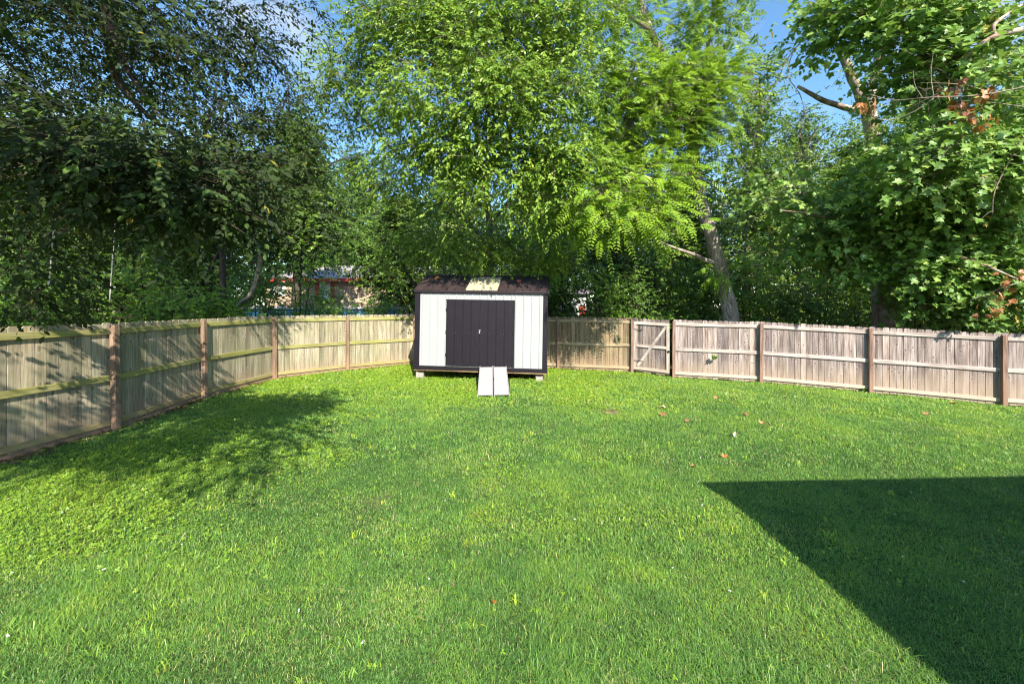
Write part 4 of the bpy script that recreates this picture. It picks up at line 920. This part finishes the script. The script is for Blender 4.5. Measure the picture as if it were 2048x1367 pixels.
for k, (px, d, top, hw, den, lab) in enumerate(BT):
    rr_ = random.Random(100 + k); b = at(px, 640, d); z0 = gz(b.x, b.y); zt = at(px, top, d).z; hwm = hw * d / F
    hgt = zt - z0; lean = rr_.uniform(-.05, .05) * hgt
    tp = [V3(b.x, b.y, z0 - .1), V3(b.x + rr_.uniform(-.2, .2), b.y, z0 + hgt * .25), V3(b.x + lean * .6, b.y + .2, z0 + hgt * .5), V3(b.x + lean, b.y, z0 + hgt * .8), V3(b.x + lean, b.y, z0 + hgt * .97)]
    r0 = .13 + .012 * hgt; sk = [(tp, [r0, r0 * .85, r0 * .65, r0 * .35, r0 * .08])]
    for q in range(5):
        h = rr_.uniform(.3, .75); a = rr_.uniform(0, 6.28); st = V3(b.x + lean * h, b.y, z0 + hgt * h); e = st + V3(math.cos(a) * hwm * .8, math.sin(a) * hwm * .6, hgt * .16)
        sk.append(([st, (st + e) / 2 + V3(0, 0, hgt * .04), e], [r0 * .35, r0 * .2, r0 * .05]))
    blb = []
    for q in range(2 if px == 590 else 1 if px == 800 else 0, 9):
        f = q / 8; zc = z0 + hgt * (.16 + .76 * f); wr = hwm * (0.75 + .45 * math.sin(math.pi * min(1, f * 1.1)) - .45 * f ** 2)
        blb.append(Wb(b.x + lean * f + rr_.uniform(-.4, .4) * wr, b.y + rr_.uniform(-.6, .6), zc, wr * .62, wr * .5, hgt * .10 + .2, int((11 + 1.1 * wr * hgt * .10) * den)))
    ex = None
    if px == 1500:
        def ex(root, L, tb, rs, sk):
            Lr = Leaves()
            for (qx, qy) in ((1495, 150), (1480, 175), (1505, 185), (1490, 130), (1530, 410), (1475, 200)):
                P = np.array(at(qx, qy, 18)) + rs.normal(0, .22, (50, 3)); Lr.add(P, rs.normal(0, 1, (50, 3)) - [0, 0, .6], np.array([0, -1, .5]) + rs.normal(0, .5, (50, 3)), rs.uniform(.06, .12, 50), rs.uniform(0, .6, 50))
            Lr.build('seed_clusters', M_leaf_dead, 'quad', root)  # small quads standing for the tree's clusters of reddish seeds
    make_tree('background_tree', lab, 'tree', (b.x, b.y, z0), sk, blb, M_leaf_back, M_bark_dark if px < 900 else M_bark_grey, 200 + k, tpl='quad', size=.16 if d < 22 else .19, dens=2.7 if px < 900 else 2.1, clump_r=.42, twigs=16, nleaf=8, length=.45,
              tint0=.36 + .1 * rr_.random() + (.16 if px > 1300 else -.10 if px < 560 else 0), group='trees beyond the fence', sides=7, extra=ex)  # leftmost trees take darker leaves, the woodland shade put into their tint
# bare shaded stems seen under the left canopy
make_tree('crooked_tree', 'crooked bare-stemmed sapling snaking up in front of the shaded woods left of the brick house', 'tree', tuple(at(470, 640, 13)[:2]) + (gz(*at(470, 640, 13)[:2]),),
  [([V3(*at(455, 640, 13)[:2], gz(*at(455, 640, 13)[:2]) - .1), at(470, 622, 13), at(500, 590, 13), at(516, 545, 13), at(520, 500, 12.9), at(504, 455, 12.9), at(496, 405, 12.8), at(490, 340, 12.7)], [.06, .06, .06, .07, .06, .055, .05, .04])],
  [B(500, 330, 12.7, 60, 40, .6, 8)], M_leaf_dark, M_bark_grey, 301, tpl='quad', size=.1, twigs=10)
make_tree('forked_tree', 'upright brown-stemmed tree beside the crooked sapling in the shaded woods', 'tree', tuple(at(445, 640, 12.6)[:2]) + (gz(*at(445, 640, 12.6)[:2]),),
  [([V3(*at(447, 640, 12.6)[:2], gz(*at(447, 640, 12.6)[:2]) - .1), at(446, 560, 12.6), at(445, 500, 12.6), at(441, 440, 12.6), at(438, 380, 12.5), at(436, 300, 12.4)], [.09, .09, .10, .09, .08, .05]), ([at(445, 495, 12.6), at(428, 520, 12.5), at(420, 545, 12.4)], [.05, .04, .02])],
  [B(440, 300, 12.4, 70, 40, .6, 8)], M_leaf_dark, M_bark_dark, 302, tpl='quad', size=.1, twigs=10)
make_tree('young_tree', 'dark-stemmed young tree leaning left against the shed roof', 'tree', tuple(at(838, 640, 14.9)[:2]) + (gz(*at(838, 640, 14.9)[:2]),),
  [([V3(*at(838, 640, 14.9)[:2], gz(*at(838, 640, 14.9)[:2]) - .1), at(838, 590, 14.9), at(822, 560, 14.8), at(800, 520, 14.6), at(770, 480, 14.4)], [.07, .07, .065, .05, .02]), ([at(824, 562, 14.8), at(828, 520, 14.8), at(826, 470, 14.7)], [.02, .018, .01])],
  [B(790, 490, 14.3, 90, 40, .8, 20), B(720, 520, 14.4, 60, 24, .6, 8), B(860, 500, 14.5, 60, 40, .8, 14)], M_leaf_bush, M_bark_dark, 303, tpl='quad', size=.09, twigs=16)

# far woods that close off the horizon
rs = np.random.RandomState(77); Lw = Leaves(); n = 13000
a = rs.uniform(math.radians(-12), math.radians(192), n); rad = rs.uniform(46, 62, n)
xw = rad * np.cos(a); yw = 2 + rad * np.sin(a); hw_ = 12.5 + 8.0 * vnoise(np.degrees(a), rad * 0, .10) ; zw = .5 + hw_ * rs.rand(n) ** .8
P0 = np.stack([xw, yw, zw], -1)
for q in range(16):
    P = P0 + rs.normal(0, .8, (n, 3)); Lw.add(P, rs.normal(0, 1, (n, 3)) - [0, 0, .5], np.array([0.1, -.75, .9]) + rs.normal(0, .5, (n, 3)), rs.uniform(.35, .7, n), np.clip(rs.normal(.25, .15, n), 0, 1))
tagit(Lw.build('far_woods', M_leaf_back, 'quad'), 'far woods closing off the view beyond the neighbouring yards', 'woods', kind='stuff')

# undergrowth shrubs behind the fence
SH = [(-60, 9.5, 470), (60, 11.5, 480), (170, 12.5, 520), (290, 13.5, 470), (345, 12.8, 560), (400, 12.0, 565), (520, 14.5, 520), (600, 15.6, 480), (640, 15.2, 575), (710, 16, 588), (770, 17, 590), (1120, 17.5, 500), (1190, 16, 505), (1260, 15, 520), (1330, 16, 480), (1400, 15.5, 520), (1500, 15.8, 470), (1560, 14.5, 540), (1640, 15, 530), (1710, 16.5, 450), (1830, 14.6, 480), (1920, 13.6, 500), (2010, 13, 480), (2110, 12, 470), (930, 16.8, 470), (1030, 17, 470)]
labs = ['at the far left edge', 'under the shorter hanging rope', 'left of the longer hanging rope', 'with yellow-green leaves right of the longer rope', 'low and bright in front of the old rail fence', 'bright yellow-green just over the mossy fence', 'beneath the crooked sapling', 'bright and tall left of the brick house', 'low in front of the brick house, left end', 'low in front of the brick house, middle',
        'low below the brick house window', 'just right of the shed roof', 'in front of the white outbuilding', 'behind the dappled tan fence', 'left of the leaning walnut trunk', 'at the foot of the leaning walnut', 'right of the leaning walnut trunk', 'dark and low over the fence right of the walnut', 'midway between walnut and sycamore', 'left of the sycamore trunk', 'right of the sycamore trunk', 'under the sycamore leaves', 'near the right end of the fence', 'beyond the right edge', 'behind the left half of the shed roof', 'behind the right half of the shed roof']
for k, (px, d, top) in enumerate(SH):
    rr_ = random.Random(500 + k); b = at(px, 640, d); z0 = gz(b.x, b.y); zt = at(px, top, d).z; h = zt - z0; wr = rr_.uniform(.9, 1.3)
    sk = [([V3(b.x, b.y, z0 - .1), V3(b.x + dx_ * .5, b.y + dy_ * .4, z0 + h * .5), V3(b.x + dx_, b.y + dy_, z0 + h * .9)], [.035, .022, .006]) for dx_, dy_ in ((0, 0), (.5, .2), (-.5, .3), (.2, -.4))]
    blb = [Wb(b.x, b.y, z0 + h * .3, wr, wr * .7, h * .28, 16), Wb(b.x + rr_.uniform(-.4, .4), b.y, z0 + h * .68, wr * .9, wr * .6, h * .26, 16)]
    sm = 300 <= k or px in (290, 345, 400, 600, 1500)
    make_tree('shrub', 'undergrowth shrub ' + labs[k], 'shrub', (b.x, b.y, z0), sk, blb, M_leaf_bush, M_bark_dark, 600 + k, tpl='elm' if d < 13 else 'quad', size=.10, dens=(1.0 if px in (640, 710, 770) else .8 if px in (600, 1120, 1190) else 1.7), clump_r=.3, twigs=16, nleaf=8, length=.3,
              tint0=.7 if sm else .4, group='undergrowth shrubs behind the fence', sides=5)

# ------------------------------------------------------------------ ground cover
def clover(rs):
    L = Leaves()
    for (y0, y1, dens, sz) in ((1.0, 5.0, 1700, .021), (5.0, 9.0, 1500, .028), (9.0, 14.2, 900, .040)):
        x, y = scatter_xy(rs, y0, y1, dens); c = clover_amt(x, y); keep = rs.rand(len(x)) < c ** 1.5 * 1.0 + .004
        keep &= rs.rand(len(x)) > bare_amt(x, y) * .8
        x = x[keep]; y = y[keep]; n = len(x)
        P = np.stack([x, y, ground_z(x, y) + rs.uniform(.015, .055, n)], -1)
        Nn = np.array([0, -.25, 1.0]) + rs.normal(0, .42, (n, 3)); D = rs.normal(0, 1, (n, 3)); D[:, 2] *= .3
        L.add(P, D, Nn, sz * rs.uniform(.5, 1.35, n), np.clip(rs.normal(.42, .22, n), 0, 1))
    return L
Lc = clover(np.random.RandomState(8)); tagit(Lc.build('clover_patches', M_clover, 'tri'), 'low clover and weeds mixed through the lawn, thickest along the left', 'clover', kind='stuff'); print('clover', Lc.count())
# fallen-leaf litter along the foot of the left fence
Ll = Leaves(); rs = np.random.RandomState(10); n = 2600
y = rs.uniform(1.5, 12.2, n); x = left_x(y) + np.abs(rs.normal(0, .16, n)) + .02; bb = rs.rand(n) < .25
x[bb] = rs.uniform(-6.5, -3.2, bb.sum()); y[bb] = back_y(x[bb]) - np.abs(rs.normal(0, .18, bb.sum())) - .05
Ll.add(np.stack([x, y, ground_z(x, y) + rs.uniform(.01, .035, n)], -1), rs.normal(0, 1, (n, 3)) * [1, 1, .2], np.array([0, 0, 1.0]) + rs.normal(0, .35, (n, 3)), rs.uniform(.03, .085, n), rs.rand(n))
M_litter = leaf_mat('leaf_litter', [(0, (.05, .03, .02)), (.6, (.14, .085, .055)), (1, (.26, .16, .1))], trans=.1)
tagit(Ll.build('leaf_litter', M_litter, 'elm'), 'brown leaf litter along the foot of the left fence', 'leaf litter', kind='stuff')
# white clover flowers, tiny
Lf = Leaves(); x, y = scatter_xy(np.random.RandomState(12), 1.6, 10, 1.5); n = len(x); rs = np.random.RandomState(13)
for q in range(5): Lf.add(np.stack([x, y, ground_z(x, y) + .05], -1) + rs.normal(0, .002, (n, 3)), rs.normal(0, 1, (n, 3)), rs.normal(0, 1, (n, 3)), np.full(n, .009), rs.rand(n))
M_flower = leaf_mat('flower_white', [(0, (.6, .6, .55)), (1, (.8, .75, .78))], trans=.2)
tagit(Lf.build('clover_flowers', M_flower, 'round'), 'tiny white clover flowers dotted over the lawn', 'flowers', kind='stuff')

# individual fallen leaves: each one a curled little sheet
def gpt(px, py):
    d = 10.0
    for _ in range(12):
        X = (px - 1024) / (F / d); d = F * (HC - gz(X, d)) / (py - HZ)
    X = (px - 1024) / (F / d); return X, d
def fallen(px, py, size, colr, label, tpl='elm', tilt=.5, seed=0):
    size = size * (.5 if tpl == 'maple' else .8)
    X, Yv = gpt(px, py); rs = np.random.RandomState(seed)
    mb = MB(); tv, tf = TPL[tpl]; a = rs.uniform(0, 6.28); M = Matrix.Translation((X, Yv, gz(X, Yv) + .03)) @ Matrix.Rotation(a, 4, 'Z') @ Matrix.Rotation(tilt, 4, 'X')
    V = [(v[0] * size * 1.3, v[1] * size, v[2] * size * 3 + .25 * size * (v[0] * 1.5) ** 2) for v in tv]
    mb.add(V, tf, .5, None, M)
    m, n_, b_ = newmat('fallen_leaf_colour'); nz = N(n_, 'ShaderNodeTexNoise', Scale=40.0, Detail=4.0)
    n_.links.new(n_.nodes.new('ShaderNodeTexCoord').outputs['Object'], nz.inputs['Vector'])
    n_.links.new(ramp(n_, [(.3, tuple(c * .6 for c in colr)), (.6, colr)], nz.outputs[0]), b_.inputs['Base Color']); b_.inputs['Roughness'].default_value = .6
    o = mb.build('fallen_leaf', m); tagit(o, label, 'fallen leaf', 'fallen leaves scattered on the grass')
OR = (.62, .20, .06); BRN = (.26, .10, .05); PNK = (.55, .28, .2); TAN = (.6, .45, .28)
fallen(989, 1215, .075, OR, 'bright orange curled leaf nearest the camera in the middle foreground grass', tilt=1.0, seed=1)
fallen(909, 1176, .045, PNK, 'small pinkish brown leaf left of the bright orange curled leaf', 'maple', seed=2)
fallen(1020, 1114, .07, (.22, .36, .05), 'pale green torn leaf lying on the grass in front of the ramp', 'maple', .2, 3)
fallen(1449, 918, .11, OR, 'orange leaf lying just above the tip of the house shadow', 'maple', seed=4)
fallen(1389, 938, .10, (.4, .14, .06), 'dull red-brown leaf a little left of the orange leaf near the house shadow', 'maple', seed=5)
fallen(1470, 877, .12, TAN, 'upright cream coloured curled leaf in the middle of the right lawn', tilt=1.1, seed=6)
fallen(1493, 833, .15, BRN, 'dark brown leaf farther back on the right lawn', 'maple', seed=7)
fallen(1524, 850, .14, (.5, .25, .1), 'tan-brown leaf just right of the dark brown leaf', 'maple', seed=8)
fallen(1326, 834, .18, (.36, .15, .08), 'flat brown leaf right of the bare dirt patch', 'maple', seed=9)
fallen(1373, 846, .13, (.33, .13, .07), 'small brown leaf in front of the flat brown leaf', 'maple', seed=10)
fallen(1329, 818, .16, TAN, 'pale tan leaf behind the flat brown leaf', 'maple', seed=11)
fallen(1910, 810, .2, (.6, .3, .12), 'orange-brown leaf near the foot of the right fence', 'maple', seed=12)
fallen(1852, 832, .17, (.4, .16, .09), 'reddish leaf on the grass left of the last right post', 'maple', seed=13)
fallen(867, 770, .12, (.75, .68, .5), 'pale cream leaf on the grass left of the ramp', seed=14)
fallen(1432, 799, .18, (.4, .2, .08), 'brown leaf on the grass in front of the gate post', 'maple', seed=15)

# small plants against the fences
def plant(label, base, h, n, size, seed, tint=.6, tpl='elm', name='weed'):
    rs = np.random.RandomState(seed); root = thing(name, label, 'plant', base); L = Leaves(); mb = MB(); bp = Vector(base)
    for k in range(n):
        d = Vector((rs.normal(0, .5), rs.normal(0, .3), 1)).normalized(); c = curve([bp, bp + d * h * .5, bp + d * h + Vector((d.x, d.y, -.1)) * h * .3], 4)
        mb.tube(c, lerp_list([.004, .0015], len(c)), 4)
        P = np.array([list(c[i]) for i in range(3, len(c))]); P = np.repeat(P, 3, 0); m = len(P)
        L.add(P, rs.normal(0, 1, (m, 3)) + [0, -.3, -.2], np.array([0, -.4, 1.0]) + rs.normal(0, .4, (m, 3)), size * rs.uniform(.6, 1.2, m), np.clip(rs.normal(tint, .15, m), 0, 1))
    mb.build('stem', M_leaf_bush, root); L.build('foliage', M_leaf_bush, tpl, root)
X, Yv = gpt(1985, 806); plant('leafy green weed at the foot of the fence beside the last right post', (X - .02, Yv - .03, gz(X, Yv)), .32, 9, .07, 1)
X, Yv = gpt(1729, 783); plant('tuft of blade-leaved weed in the shadow beside the second post from the right', (X - .05, Yv - .1, gz(X, Yv)), .20, 8, .12, 2, .35, 'narrow')
pv = at(1428, 718, 11.72); plant('small green sprig poking through the fence boards right of the gate', tuple(pv), .10, 7, .06, 3, .6)
pv = at(1420, 722, 11.74)
# little leaves lying on the shed roof
def roofleaf(lx, fy, colr, label, seed):
    y = D_ / 2 * fy; z = ez + (rz_ - ez) * fy + .035
    Mw = shed.matrix_basis @ Matrix.Translation((lx, y, z)) @ Matrix.Rotation(.5, 4, 'X') @ Matrix.Rotation(seed, 4, 'Z')
    mb = MB(); tv, tf = TPL['maple']; mb.add([(v[0] * .12, v[1] * .12, v[2] * .3) for v in tv], tf, .5, None, Mw)
    m = plain_mat('roof_leaf_colour', colr, .7); tagit(mb.build('fallen_leaf', m), label, 'fallen leaf', 'leaves lying on the shed roof')
roofleaf(2.98, .55, (.6, .12, .05), 'red-orange leaf on the right half of the shed roof', 1)
roofleaf(.42, .78, (.7, .3, .05), 'orange leaf near the top left of the shed roof', 2)
